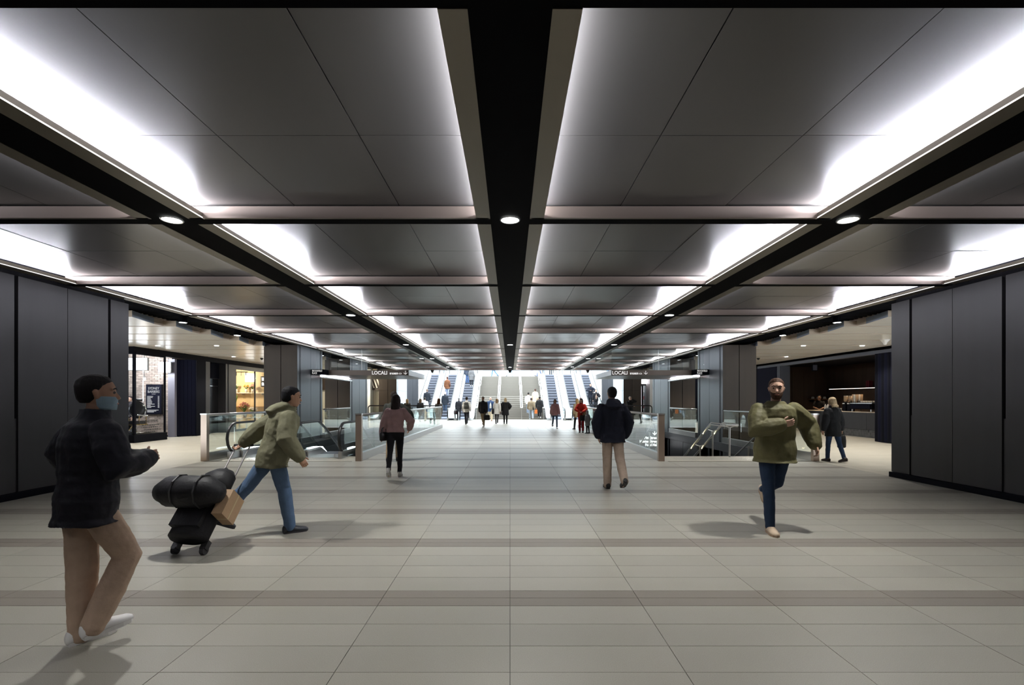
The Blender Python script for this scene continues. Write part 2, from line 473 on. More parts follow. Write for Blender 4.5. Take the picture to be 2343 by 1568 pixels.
for s, nm in ((-1, 'left'), (1, 'right')):
    column(s, 17.6, 19.95, f'nearest {nm} column, brown front panels and blue-grey grooved side, by the balustrade', M['colgrey'])
    column(s, 23.4, 26.25, f'middle {nm} column, blue-grey grooved side panels, behind the suspended sign box', M['colgrey'])
    column(s, 33.0, 36.3, f'far {nm} column with bright side and jointed brown front, beside the escalators', M['daylit_clad'], 0, joint=2.2)
    # wall that closes the view beside the outermost escalator
    wl = struct(MB().box(*mirror(7.62, 9.6, s), 40.06, 40.3, 0, 5.2).build('wall_escalator_' + nm, M['dark']))
    for (a, b) in ((7.62, 8.05), (8.06, 8.6), (8.61, 9.6)):
        for (za, zb) in ((.0, 1.55), (1.56, 5.2)):
            box('wall_panel', M['colgrey'], *mirror(a, b, s), 40.0, 40.06, za, zb, wl)

# ------------------------------------------------------------------ void below, lower level
for s, nm in ((-1, 'left'), (1, 'right')):
    v = struct(MB().box(*mirror(3.70, 3.83, s), 12.28, 27.3, -5, -.02).box(*mirror(7.80, 7.90, s), 12.28, 27.3, -5, -.02)
               .box(*mirror(3.7, 7.9, s), 27.2, 27.3, -5, -.02).box(*mirror(3.7, 7.9, s), 12.28, 12.38, -5, -.3)
               .build('wall_void_' + nm, M['wall']))
    for k in range(5):
        for (za, zb) in ((-2.4, -.32), (-5, -2.42)):
            box('wall_panel', M['colgrey'], *mirror(7.74, 7.80, s), 13.4 + k * 2.75, 13.4 + k * 2.75 + 2.72, za, zb, v)
            box('wall_panel', M['colgrey'], *mirror(3.83, 3.88, s), 13.4 + k * 2.75, 13.4 + k * 2.75 + 2.72, za, zb, v)
    struct(box('trim_void_' + nm, M['colgrey'], *mirror(7.68, 7.80, s), 13.36, 27.2, -.30, 0))

# ------------------------------------------------------------------ balustrades
def balustrade(label, pts, posts=(1, 0), h=1.19, npan=None):
    """glass guard along a straight floor line pts=((x,y),(x,y)); bronze end post(s), steel base channel and top rail"""
    (xa, ya), (xb, yb) = pts
    L = math.hypot(xb - xa, yb - ya)
    a = math.atan2(yb - ya, xb - xa)
    t = thing('glass_balustrade', label, 'balustrade', (xa, ya, 0), a, 'glass balustrades around the voids')
    MB().box(0, L, -.06, .06, 0, .20).build('base_channel', M['steel'], t, local=True)
    rl = MB().tube([(.02, 0, h - .02), (L - .02, 0, h - .02)], .034, 10, flat=.8)
    rl.build('top_rail', M['steel'], t, local=True, smooth=True)
    n = npan or max(1, round(L / 1.35))
    p = L / n
    g0 = MB().box(.008, p - .008, -.009, .009, .20, h - .03).build('glass_panel', M['glass'], t, local=True)
    for k in range(1, n):
        share(g0, 'glass_panel', t, (k * p, 0, 0))
    for e, x in zip(posts, (0, L)):
        if e:
            q = MB(); d = .055
            q.box(x - d, x + d, -.075, .075, 0, h - .012)
            q.build('end_post', M['bronze'], t, local=True)
            MB().box(x - d - .01, x + d + .01, -.085, .085, h - .012, h + .022).build('post_cap', M['steel'], t, local=True)
    return t
for s, nm, what in ((-1, 'left', 'escalator'), (1, 'right', 'stair')):
    balustrade(f'glass balustrade with bronze end post along the walkway side of the {what} void', ((s * 3.84, 12.3), (s * 3.84, 27.1)), (1, 0), 1.19, 11)
    balustrade(f'short glass balustrade on the shop side of the {what} void, before the nearest {nm} column', ((s * 7.76, 12.3), (s * 7.76, 17.55)), (1, 0), 1.19, 4)
    balustrade(f'glass balustrade between the nearest and middle {nm} columns of the {what} void', ((s * 7.72, 20.0), (s * 7.72, 23.35)), (0, 0), 1.19, 2)
    t = thing('handrail', f'black tube handrail over glass across the far end of the {what} void', 'handrail', (s * 3.9, 27.1, 0), 0, 'black end rails')
    xo, xi = s * 7.95, s * 3.95
    r_ = [(xo, 27.1, 0)]
    for q in range(0, 7):
        an = q / 6 * PI / 2
        r_.append((xo - s * .14 * (1 - math.cos(an)), 27.1, 1.10 + .14 * math.sin(an)))
    r_ += [(xi, 27.1, 1.24), (xi, 27.1, 0)]
    MB().tube(r_, .03, 8).build('rail', M['rubber'], t, smooth=True)
    for k in range(3):
        xa = xo - s * (.12 + k * 1.28)
        MB().box(min(xa, xa - s * 1.25), max(xa, xa - s * 1.25), 27.09, 27.11, .08, 1.16).build('glass_panel', M['glass'], t)

# ------------------------------------------------------------------ suspended glass screen and sign box over each void
for s, nm in ((-1, 'left'), (1, 'right')):
    t = thing('sign_box', f'suspended bronze sign box under a glass smoke screen over the {nm} void', 'sign', (s * 5.9, 19.3, 2.54), 0, 'suspended sign boxes')
    x0, x1 = mirror(4.04, 7.70, s)
    MB().box(x0, x1, 19.26, 22.9, 2.54, 2.56).build('soffit', M['face'], t)
    MB().box(x0, x1, 19.24, 19.30, 2.54, 2.745).build('fascia', M['face'], t)
    MB().box(*mirror(4.02, 4.08, s), 19.24, 22.95, 2.54, 2.745).build('side_fascia', M['clad'], t)
    MB().box(x0, x1, 22.86, 22.92, 2.54, 2.745).build('rear_fascia', M['face'], t)
    for (xa, xb) in ((4.05, 5.90), (5.92, 7.72)):
        MB().box(*mirror(xa, xb, s), 19.26, 19.275, 2.745, CZ).build('glass_panel', M['glass_screen'], t)
    for (ya, yb) in ((19.29, 21.1), (21.12, 22.9)):
        MB().box(*mirror(4.04, 4.055, s), ya, yb, 2.745, CZ).build('glass_panel', M['glass_screen'], t)
    MB().box(*mirror(5.902, 5.918, s), 19.25, 19.285, 2.745, CZ).build('glazing_bar', M['steel'], t)
    # light trough at the column end of the soffit
    MB().box(*mirror(7.46, 7.70, s), 19.30, 22.85, 2.44, 2.452).box(*mirror(7.46, 7.474, s), 19.30, 22.85, 2.452, 2.49).build('light_ledge', M['steel'], t)
    lt = MB(); lt.prism([(s * q[0], q[1]) for q in ((7.55, 2.452), (7.62, 2.452), (7.62, 2.51), (7.60, 2.51), (7.55, 2.48))], 19.35, 22.8, 'y'); lt.m[-2] = 1
    lt.build('trough_light', [M['white'], M['led_weak']], t)
    wm = M['sign_white'] = M.get('sign_white') or emis('sign_letter_white', (.95, .94, .92), .85)
    yz = (R(90), 0, 0)
    if s < 0:
        lx, ax, arx = -5.50, -4.60, -4.20
    else:
        lx, ax, arx = 4.06, 4.96, 5.42
    text('lettering', 'LOCALI', wm, .195, (lx, 19.235, 2.575), yz, t, sx=.93, bold=.004)
    text('lettering', "BY ROMEO'S", wm, .088, (lx + .715, 19.235, 2.578), yz, t, sx=.66, bold=.006)
    cx = lx + 1.13
    MB().rings([((cx, 19.236, 2.605), (.06, 0, 0), (0, 0, .030)), ((cx, 19.232, 2.605), (.06, 0, 0), (0, 0, .030)), ((cx, 19.232, 2.605), (.042, 0, 0), (0, 0, .018)), ((cx, 19.236, 2.605), (.042, 0, 0), (0, 0, .018))], 16, cap=False).build('ring_mark', wm, t)
    ax = lx + 1.34
    am = MB().box(ax - .008, ax + .008, 19.231, 19.237, 2.58, 2.72)
    for q in (-1, 1):
        am.prism([(ax, 2.572), (ax, 2.592), (ax + q * .072, 2.650), (ax + q * .072, 2.628)], 19.231, 19.237, 'y')
    am.build('down_arrow', wm, t)
    p = thing('name_plate', f'black name plate reading BROOKFIELD PLACE at the column end of the {nm} sign box', 'sign', (s * 7.72, 19.2, 2.64), 0, 'building name plates')
    MB().box(*mirror(7.22, 7.72, s), 18.76, 19.235, 2.545, 2.745).build('plate', M['dark'], p)
    px = -7.68 if s < 0 else 7.26
    text('lettering', 'BROOKFIELD', wm, .098, (px, 18.755, 2.655), yz, p, sx=.68)
    text('lettering', 'PLACE', wm, .098, (px, 18.755, 2.565), yz, p, sx=.68)

# ------------------------------------------------------------------ escalators
def esc_profile(y0, rise, sg, flat=.95, ang=30, n=1):
    run = rise / math.tan(R(ang))
    def z(y):
        t = y - y0 - flat
        if t <= 0: return 0.0
        if t >= run: return sg * rise
        return sg * t * math.tan(R(ang))
    return z, y0 + flat * 2 + run
def escalator(label, x, y0, z0, rise, sg, group, w=.82, side='clad', deck=.28, lit=False, newel='up'):
    """runs away from the camera, climbing (sg=1) or falling (sg=-1)"""
    z, y1 = esc_profile(y0, rise, sg)
    t = thing('escalator', label, 'escalator', (x, y0, z0), 0, group)
    run = y1 - y0
    def prof(a, b, n, dz):
        return [(k, z(k + y0) + dz) for k in [a + (b - a) * i / n for i in range(n + 1)]]
    # steps
    tread = .40; first = None; k = 0; yy = .55
    while yy < run - .55:
        zz = z(y0 + yy + (tread if sg > 0 else 0) * .55)
        zz = round(zz / (tread * math.tan(R(30)))) * tread * math.tan(R(30))
        if first is None:
            q_ = MB()
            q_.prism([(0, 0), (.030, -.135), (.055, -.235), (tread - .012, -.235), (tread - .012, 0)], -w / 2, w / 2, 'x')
            q_.m[2:] = [0, 1, 1, 1, 2]  # dark tread colour also painted on the lower riser as shade
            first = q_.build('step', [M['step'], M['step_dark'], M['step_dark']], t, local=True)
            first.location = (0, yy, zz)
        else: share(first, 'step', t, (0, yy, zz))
        yy += tread
    for q, (a, b) in enumerate(((-.35, .545), (run - .55, run + .3))):
        MB().box(-w / 2 - .12, w / 2 + .12, a, b, z(y0 + a) - .02, z(y0 + a) + .004).build('comb_plate', M['steel'], t, local=True)
    N = 22
    for sd in (-1, 1):
        xs = sd * (w / 2 + .03)
        MB().strip(prof(-.15, run + .1, N, .16), prof(-.15, run + .1, N, -.25), xs - .02, xs + .02).build('skirt', M['steel'] if side != 'clad' else M['clad'], t, local=True)
        xa, xb = sorted((sd * (w / 2 + .05), sd * (w / 2 + .05 + deck)))
        MB().strip(prof(-.15, run + .1, N, .19), prof(-.15, run + .1, N, .13), xa, xb).build('deck', M['clad'] if side == 'clad' else M['steel'], t, local=True)
        xs = sd * (w / 2 + .12)
        MB().strip(prof(-.28, run + .2, N, .92), prof(-.28, run + .2, N, .19), xs - .006, xs + .006).build('glass_side', M['glass'], t, local=True)
        # handrail with rounded newels at both ends
        pts = []
        for i in range(9):
            an = -PI / 2 - PI * i / 8
            pts.append((xs, -.30 + .40 * math.cos(an), .54 + .40 * math.sin(an)))
        pts += [(xs, yv, zv) for (yv, zv) in prof(-.1, run, N, .94)]
        ze = z(y0 + run)
        for i in range(9):
            an = PI / 2 - PI * i / 8
            pts.append((xs, run + .1 + .40 * math.cos(an), ze + .54 + .40 * math.sin(an)))
        MB().tube(pts, .042, 8, flat=.75, ref=(1, 0, 0)).build('handrail', M['rubber'], t, local=True, smooth=True)
        MB().box(xs - .045, xs + .045, -.62, -.12, .0, .19).build('newel_base', M['steel'], t, local=True)
        if lit:
            MB().strip(prof(.1, run, N, .225), prof(.1, run, N, .195), xs - sd * .035 - .012, xs - sd * .035 + .012).build('skirt_light', M['skirt_led'], t, local=True)
    # truss cladding underneath
    low = [(0, -.3)] if False else None
    if sg > 0:
        pr = [(-.2, 0)] + prof(-.2, run + .1, N, -.30)[1:] + [(run + .1, -z0 if False else 0)]
        top = prof(.3, run + .1, N, -.26); bot = [(yv, min(0, zv)) for (yv, zv) in top]
        bot = [(yv, max(0, zv - 1.1)) - 0 if False else (yv, max(0.0, zv - 1.1)) for (yv, zv) in top]
        top = [(yv, max(.01, zv)) for (yv, zv) in top]
    else:
        top = prof(.0, run, N, -.26); bot = prof(.0, run, N, -1.0)
    MB().strip(top, bot, -w / 2 - .30, w / 2 + .30).build('truss_cladding', M['clad'] if side == 'clad' else M['colgrey'], t, local=True)
    return t
M['skirt_led'] = emis('escalator_skirt_led', (.86, .93, 1), 7)
RISE = 3.85
for s, nm in ((-1, 'left'), (1, 'right')):
    for k, (xc, wh) in enumerate(((3.66, 'nearest the stairs'), (5.28, 'between the other two'), (6.88, 'on the outside by the column'))):
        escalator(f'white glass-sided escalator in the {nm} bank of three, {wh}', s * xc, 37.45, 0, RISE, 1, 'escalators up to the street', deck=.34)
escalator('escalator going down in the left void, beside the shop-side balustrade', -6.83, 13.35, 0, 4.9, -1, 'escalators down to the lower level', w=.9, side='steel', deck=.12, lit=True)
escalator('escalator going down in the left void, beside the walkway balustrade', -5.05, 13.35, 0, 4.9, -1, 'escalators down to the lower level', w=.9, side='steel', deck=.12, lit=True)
box('void_floor', M['stone'], -7.7, -3.88, 25.0, 27.2, -5.0, -4.95, floor)

# ------------------------------------------------------------------ grand stairs to the street
st = thing('staircase', 'wide stone staircase rising to the street between the two banks of escalators', 'stairs', (0, 38.9, 0))
nst = 23; rz = RISE / nst
yy = 38.9; sp = {}
for k in range(nst):
    tr = .30 if k != 11 else 1.2
    z1 = (k + 1) * rz
    key = tr
    if key not in sp:
        sp[key] = MB().box(-2.82, 2.82, 0, tr, -rz, 0).build('step', M['stair'], st, local=True); sp[key].location = (0, yy - 38.9, z1)
    else: share(sp[key], 'step', st, (0, yy - 38.9, z1))
    MB().box(-2.81, 2.81, yy - .002, yy + .045, z1, z1 + .003).build('nosing', M['steel'], st)
    yy += tr
YT = yy
MB().prism([(38.95, 0), (YT, 0), (YT, RISE - .2), (43.4, 2.0), (42.2, 1.9)], -2.8, 2.8, 'x').build('stair_core', M['stair'], st)
def stair_z(y):
    if y < 38.9: return 0
    if y < 42.2: return (y - 38.9) / .30 * rz
    if y < 43.4: return 11.5 * rz
    return min(RISE, 12 * rz + (y - 43.4) / .30 * rz)
for x, nm in ((-2.7, 'at the left edge'), (-.93, 'left of the middle'), (.93, 'right of the middle'), (2.7, 'at the right edge')):
    t = thing('stair_handrail', f'white double handrail {nm} of the wide staircase', 'handrail', (x, 38.9, 0), 0, 'handrails on the wide staircase')
    for dx in (-.07, .07):
        pts = [(x + dx, yv, stair_z(yv) + .95) for yv in (38.7, 38.95, 42.1, 42.4, 43.2, 43.6, YT, YT + .5)]
        MB().tube(pts, .035, 8).build('rail', M['clad'], t, smooth=True)
    for yv in (38.75, 40.6, 42.3, 43.3, 45.2, YT + .2):
        MB().tube([(x, yv, stair_z(yv) + (.0 if yv < 38.9 else .1)), (x, yv, stair_z(yv) + .93)], .025, 8).build('post', M['steel'], t)
    MB().tube([(x - .07, 38.7, .95), (x + .07, 38.7, .95)], .03, 8).build('end_loop', M['clad'], t)

# ------------------------------------------------------------------ street level beyond and the atrium
pave = MB().box(-14, 14, YT, 62, RISE - .3, RISE)
sl = struct(pave.build('trim_street_level', M['white']))
for s, nm in ((-1, 'left'), (1, 'right')):
    struct(box('wall_atrium_' + nm, M['clad'], *mirror(9.6, 9.9, s), 33.2, 47, 0, 9))
    struct(box('trim_street_edge_' + nm, M['white'], *mirror(2.83, 3.0, s), YT - .6, YT, 0, RISE))
    struct(box('wall_atrium_upper_' + nm, M['clad'], *mirror(13.7, 14, s), 46, 62, RISE, 9))
facade = struct(MB().box(-14, 14, 56, 56.4, RISE, 12).build('wall_street', M['white']))
wins = MB()
for k in range(9):
    x = -12.6 + k * 3.1
    f = MB().box(x, x + 2.2, 55.93, 56, RISE + .35, RISE + 3.2).build('window', M['clad'], facade)
    MB().box(x + .08, x + 2.12, 55.9, 55.93, RISE + .45, RISE + 3.1).build('pane', mat('street_pane', (.55, .68, .74), .15, 0, .6), f)
struct(box('wall_end_above', M['face'], -20, 20, 32.86, 33.0, CZ + .35, 6.5))

# ------------------------------------------------------------------ side concourses: ceilings
XF = 13.6
for s, nm in ((-1, 'left'), (1, 'right')):
    sc = struct(MB().box(*mirror(7.76, 9.2, s), YW, 34, 3.79, 3.84).build('ceiling_side_' + nm, M['black']))
    # black fins over the slot
    fm = MB()
    yy = YW + .05
    while yy < 33:
        fm.box(*mirror(7.80, 9.05, s), yy, yy + .05, 3.67, 3.79); yy += .16
    stuff(fm.build('slot_fins', M['black'], sc))
    box('plank_backing', M['plank_face'], *mirror(9.15, XF + .3, s), YW, 34, 3.66, 3.84, sc)
    k = 0; yy = YW + .02
    while yy < 33.5:
        e0, e1 = 8.84, 9.10
        pm = MB()
        a = [(s * e0, yy), (s * e1, yy + 1.05), (s * e1, yy + 1.38), (s * (XF + .2), yy + 1.38), (s * (XF + .2), yy)]
        pm.prism(a, 3.50, 3.65, 'z')
        n = len(pm.m); pm.m[n - 5] = 1; pm.m[n - 4] = 2; pm.m[n - 1] = 2; pm.m[n - 3] = 2
        pm.build('ceiling_plank', [M['plank'], M['plank_end'], M['plank_face']], sc)
        yy += 1.49
    grp = f'downlights over the {nm} concourse'
    for k, yy in enumerate((12.3, 14.75, 21.4)):
        downlight(s * 8.32, yy, 3.53, f'{ordn[k]} round downlight in the black slot of the {nm} concourse ceiling', grp, .10, SIDE_W, can=True)
    for k, (x, yy) in enumerate(((11.2, 12.75), (12.2, 14.3), (10.5, 17.3), (12.6, 17.3), (10.0, 21.7), (12.4, 21.7), (11.0, 26.0), (12.6, 30.5))):
        downlight(s * x, yy, 3.50, f'{ordn[k]} round downlight between the cream planks of the {nm} concourse ceiling', grp, .09, SIDE_W, (1, .95, .87))
    for k, yy in enumerate((23.3, 24.1)):
        t = thing('dome_camera', f'small black dome camera, {ordn[k]} of two under the {nm} cream plank ceiling', 'camera', (s * (10.6 + k * .9), 22.4, 3.5), 0, 'dome cameras')
        x = s * (10.6 + k * .9)
        MB().lathe([(.07, -.001), (.07, -.03)], (x, 22.4, 3.5), 12).build('mount', M['black'], t)
        MB().lathe([(.055, -.031), (.05, -.06), (.03, -.085), (.01, -.092)], (x, 22.4, 3.5), 12).build('dome', M['rubber'], t, smooth=True)

# ------------------------------------------------------------------ left concourse: facade
def win(name, m, pts, parent): return MB().prism(pts, 0, 1, 'z').build(name, m, parent)
X = -XF
fl = struct(MB().box(X - .25, X, 17.5, 33.4, 3.28, 3.55).build('trim_fascia_left', M['dark']))
struct(box('wall_barber_front', M['dark'], -20, X - 2.6, 17.4, 17.6, 0, 3.6))
struct(box('wall_barber_outer', M['fascia_blue'], -17.6, -17.5, 17.6, 24, 0, 3.6))
struct(box('ceiling_shops_left', M['dark'], -20, X, 17.4, 34, 3.56, 3.84))
w1 = struct(MB().box(-16.2, X, 17.46, 17.54, 3.22, 3.30).box(X - .04, X + .04, 17.54, 19.05, 3.22, 3.30).box(X - .04, X + .04, 17.46, 17.54, .29, 3.22)
            .box(X - .03, X + .03, 19.02, 19.07, .29, 3.22).box(-16.2, -16.14, 17.46, 17.54, .29, 3.22).build('window_1', M['dark']))
box('glass_pane', M['glass_shop'], -16.14, X - .04, 17.49, 17.505, .29, 3.22, w1)
box('glass_pane', M['glass_shop'], X - .008, X + .007, 17.54, 19.02, .29, 3.22, w1)
box('plinth', M['dark'], -16.2, X + .06, 17.42, 19.10, 0, .285, w1)
bk = emis('vinyl_letters', (.02, .02, .02), 0.0) if False else mat('black_vinyl', (.015, .015, .015), .5)
yx = (R(90), 0, R(90))
text('lettering', 'OPENING HOURS', bk, .13, (X + .012, 17.72, .71), yx, w1, sx=.92)
lm = MB()
for r_, (a, b) in enumerate(((17.86, 18.72), (17.92, 18.60), (17.95, 18.62), (18.02, 18.5))):
    yy = a
    while yy < b:
        d = random.uniform(.04, .1); lm.box(X + .009, X + .011, yy, yy + d, .60 - r_ * .085, .63 - r_ * .085); yy += d + .03
stuff(lm.build('small_print', bk, w1))
# barber shop interior
bw = struct(MB().box(-17.5, -14.35, 20.56, 20.75, 0, 3.56).build('wall_barber_brick', M['grout']))
brk = mat('pale_brick', (.36, .29, .25), .8, bump=(30, .3), var=.2, vscale=20, island=.28)
bm2 = MB(); zz = .06; r_ = 0
while zz < 3.5:
    xx = -17.5 - (.115 if r_ % 2 else 0)
    while xx < -14.36:
        xa, xb = max(xx + .006, -17.5), min(xx + .224, -14.35)
        if xb > xa + .02: bm2.box(xa, xb, 20.53 + random.uniform(-.008, .004), 20.57, zz, zz + .066)
        xx += .23
    zz += .076; r_ += 1
stuff(bm2.build('bricks', brk, bw))
box('skirting', M['dark'], -17.5, -14.3, 20.5, 20.56, 0, .06, bw)
struct(box('trim_grey_pier', M['grey_col'], -14.36, -14.08, 20.3, 20.7, 0, 3.28))
d1 = struct(MB().prism([(-14.10, 20.42), (X, 20.92), (X - .06, 21.0), (-14.16, 20.5)], .03, 3.28, 'z').build('door_1', M['navy_panel']))
for k in range(5):
    f0, f1 = k / 5 + .01, (k + 1) / 5 - .01
    px = lambda f: (-14.10 + .5 * f, 20.42 + .5 * f)
    (xa, ya), (xb, yb) = px(f0), px(f1)
    MB().prism([(xa, ya - .014), (xb, yb - .014), (xb, yb), (xa, ya)], .05, 3.26, 'z').build('door_leaf', M['navy_panel'], d1)
struct(MB().box(X - .15, X, 20.92, 21.62, 0, 3.28).box(X - .15, X + .04, 20.92, 20.98, 0, 3.28).build('trim_black_reveal', M['dark']))
t = thing('price_board', 'black price board headed SYDNEY BARBERS on the brick wall', 'sign', (-15.06, 20.45, .95))
MB().box(-15.40, -14.72, 20.45, 20.52, .94, 2.22).build('frame', M['dark'], t)
MB().box(-15.37, -14.75, 20.435, 20.45, .97, 2.19).build('board', M['navy_panel'], t)
wv = emis('white_paint_glow', (.9, .9, .9), .8)  # board lettering glows by itself instead of catching light
text('lettering', 'SYDNEY', wv, .15, (-15.06, 20.43, 2.0), (R(90), 0, 0), t, 'CENTER', sx=.85)
text('lettering', 'BARBERS', wv, .15, (-15.06, 20.43, 1.86), (R(90), 0, 0), t, 'CENTER', sx=.85)
lm = MB(); lm.box(-15.14, -14.98, 20.428, 20.433, 1.80, 1.815)
for k in range(11):
    zz = 1.70 - k * .047; lm.box(-15.33, -15.33 + random.uniform(.12, .33), 20.428, 20.433, zz, zz + .022); lm.box(-14.88, -14.82, 20.428, 20.433, zz, zz + .022)
for k in range(3): lm.box(-15.33, -14.85 - k * .1, 20.428, 20.433, 1.12 - k * .04, 1.14 - k * .04)
stuff(lm.build('price_lines', wv, t))
def lightbox(label, x0, x1, y, z0, z1, strength, col=(.9, .95, 1), cat='light'):
    t = thing('light_box', label, cat, ((x0 + x1) / 2, y, z0))
    MB().box(x0 - .02, x1 + .02, y + .012, y + .09, z0 - .02, z1 + .02).build('casing', M['steel'], t)
    MB().box(x0, x1, y, y + .012, z0, z1).build('diffuser', emis('light_box_glow', col, strength), t)
    for x in (x0 + .08, x1 - .08): MB().tube([(x, y + .05, z1 + .02), (x, y + .05, 3.55)], .006, 6).build('hanger', M['steel'], t)
    return t
lightbox('large bright white light box hung behind the barber shop window', -14.95, -14.05, 18.7, 2.72, 3.18, 9)
lightbox('smaller bright light box hung by the end of the barber window', -14.62, -14.15, 20.1, 2.72, 3.12, 7)
t = thing('globe_lamp', 'small glowing pendant lamp above the barber price board', 'lamp', (-15.05, 19.9, 2.4))
MB().ball((-15.05, 19.9, 2.42), .05, .05, .055).build('bulb', emis('warm_bulb', (1, .85, .62), 60), t, smooth=True)
MB().tube([(-15.05, 19.9, 2.47), (-15.05, 19.9, 3.55)], .008, 6).build('cord', M['rubber'], t)
MB().lathe([(.03, 2.46), (.035, 2.52), (.012, 2.55)], (-15.05, 19.9, 0), 10).build('holder', M['steel'], t)
t = thing('tube_lamp', 'slim vertical white tube lamp in front of the barber price board', 'lamp', (-14.95, 19.7, 1.5))
MB().tube([(-14.95, 19.7, 1.5), (-14.95, 19.7, 2.35)], .012, 8).build('tube', emis('tube_white', (.8, .9, 1), 5), t)
MB().tube([(-14.95, 19.7, 2.35), (-14.95, 19.7, 3.55)], .006, 6).build('hanger', M['steel'], t)
# barber chair
gold = mat('brass', (.72, .50, .22), .22, 1.0)
leather = mat('black_leather', (.02, .02, .022), .25, 0, .6)
cx, cy = -14.35, 18.45
t = thing('barber_chair', 'chrome and black barber chair with round tufted back behind the shop glass', 'chair', (cx, cy, .285))
MB().lathe([(.30, .285), (.30, .31), (.10, .35), (.07, .62), (.09, .64)], (cx, cy, 0), 20).build('pedestal', M['chrome'], t, smooth=True)
MB().box(cx - .28, cx + .28, cy - .26, cy + .28, .64, .76).build('seat', leather, t)
MB().box(cx - .31, cx + .31, cy - .29, cy + .30, .60, .64).build('seat_frame', gold, t)
MB().rings([((cx, cy + .25, 1.18), (.27, 0, 0), (0, 0, .27)), ((cx, cy + .20, 1.18), (.31, 0, 0), (0, 0, .31)), ((cx, cy + .16, 1.18), (.31, 0, 0), (0, 0, .31)), ((cx, cy + .13, 1.18), (.24, 0, 0), (0, 0, .24)), ((cx, cy + .16, 1.18), (.03, 0, 0), (0, 0, .03))], 24).build('backrest', leather, t, smooth=True)
ring = [(cx + .32 * math.cos(2 * PI * i / 24), cy + .18, 1.18 + .32 * math.sin(2 * PI * i / 24)) for i in range(25)]
MB().tube(ring, .022, 8).build('back_rim', M['chrome'], t, smooth=True)
MB().tube([(cx - .16, cy + .18, 1.56), (cx + .16, cy + .18, 1.56)], .045, 12, rnd=True).build('headrest', leather, t, smooth=True)
MB().tube([(cx, cy + .2, 1.50), (cx, cy + .2, 1.55)], .015, 8).build('headrest_stem', M['chrome'], t)
for q in (-1, 1):
    MB().tube([(cx + q * .36, cy + .2, .95), (cx + q * .36, cy - .28, .98)], .035, 10, rnd=True).build('armrest', M['chrome'], t, smooth=True)
    MB().tube([(cx + q * .36, cy - .2, .97), (cx + q * .33, cy - .18, .80), (cx + q * .30, cy - .1, .62)], .018, 8).build('arm_bracket', gold, t, smooth=True)
    MB().tube([(cx + q * .36, cy + .15, .95), (cx + q * .30, cy + .2, .62)], .018, 8).build('arm_bracket', gold, t, smooth=True)
MB().tube([(cx - .18, cy - .28, .60), (cx - .18, cy - .48, .42), (cx + .18, cy - .48, .42), (cx + .18, cy - .28, .60)], .018, 8).build('footrest_frame', gold, t)
MB().box(cx - .2, cx + .2, cy - .56, cy - .42, .40, .43).build('footrest', M['chrome'], t)
struct(box('trim_barber_stage', M['white'], -16.1, X - .05, 17.56, 19.0, .0, .285))
ld = bpy.data.lights.new('barber_lamp', 'POINT'); ld.energy = 420; ld.color = (.9, .95, 1); ld.shadow_soft_size = .3
o = bpy.data.objects.new('barber_lamp', ld); C.objects.link(o); o.location = (-14.9, 18.9, 3.0)
# lift recess between the shops
lw = struct(MB().box(X - .45, X - .35, 21.62, 23.35, 0, 3.3).box(X - .35, X, 21.62, 21.92, 0, 3.28).box(X - .35, X + .02, 23.1, 23.30, 0, 3.28).build('door_2', M['wall']))
for (a, b) in ((21.95, 22.5), (22.51, 23.08)):
    box('door_leaf', mat('dark_mirror_steel', (.05, .05, .055), .18, .8), X - .35, X - .33, a, b, .02, 2.55, lw)
box('door_head', M['dark'], X - .35, X - .30, 21.92, 23.1, 2.58, 3.28, lw)
box('door_trim', M['chrome'], X - .31, X - .295, 21.95, 23.08, 2.20, 2.225, lw)
# flower shop
w2 = struct(MB().box(X - .05, X + .04, 23.30, 23.95, 0, 3.28).box(X - .05, X + .04, 23.95, 30.0, 3.08, 3.28).box(X - .03, X + .03, 25.74, 25.80, .1, 3.08).box(X - .03, X + .03, 28.0, 28.06, .1, 3.08).box(X - .05, X + .04, 23.95, 30.0, 0, .10).box(X - .05, X + .04, 29.9, 33.4, 0, 3.28).build('window_2', M['wall']))
for (a, b) in ((23.95, 25.74), (25.80, 28.0), (28.06, 29.9)): box('glass_pane', M['glass_shop'], X - .006, X + .006, a, b, .1, 3.08, w2)
beige = mat('beige_plaster', (.66, .54, .36), .7)
fw = struct(MB().box(-17.6, X - .06, 27.3, 27.4, 0, 3.5).box(-17.7, -17.6, 23.3, 27.4, 0, 3.5).box(-17.7, X - .06, 23.32, 23.42, 0, 3.5).build('wall_flower_shop', beige))
t = thing('wall_shelf', 'pale shelf of vases and flowers along the back of the flower shop', 'shelf', (-14.8, 27.1, 1.95))
MB().box(-16.5, -13.7, 26.95, 27.3, 1.93, 1.97).build('board', M['white'], t)
for x in (-16.3, -15, -13.9): MB().box(x, x + .03, 27.0, 27.3, 1.83, 1.93).build('bracket', M['steel'], t)
t2 = thing('wall_shelf', 'low timber shelf under the white vase shelf in the flower shop', 'shelf', (-14.8, 27.1, 1.2))
MB().box(-16.5, -13.7, 26.95, 27.3, 1.18, 1.22).build('board', mat('oak', (.55, .36, .18), .5), t2)
MB().box(-16.4, -16.36, 27.0, 27.3, 1.0, 1.18).build('bracket', M['steel'], t2)
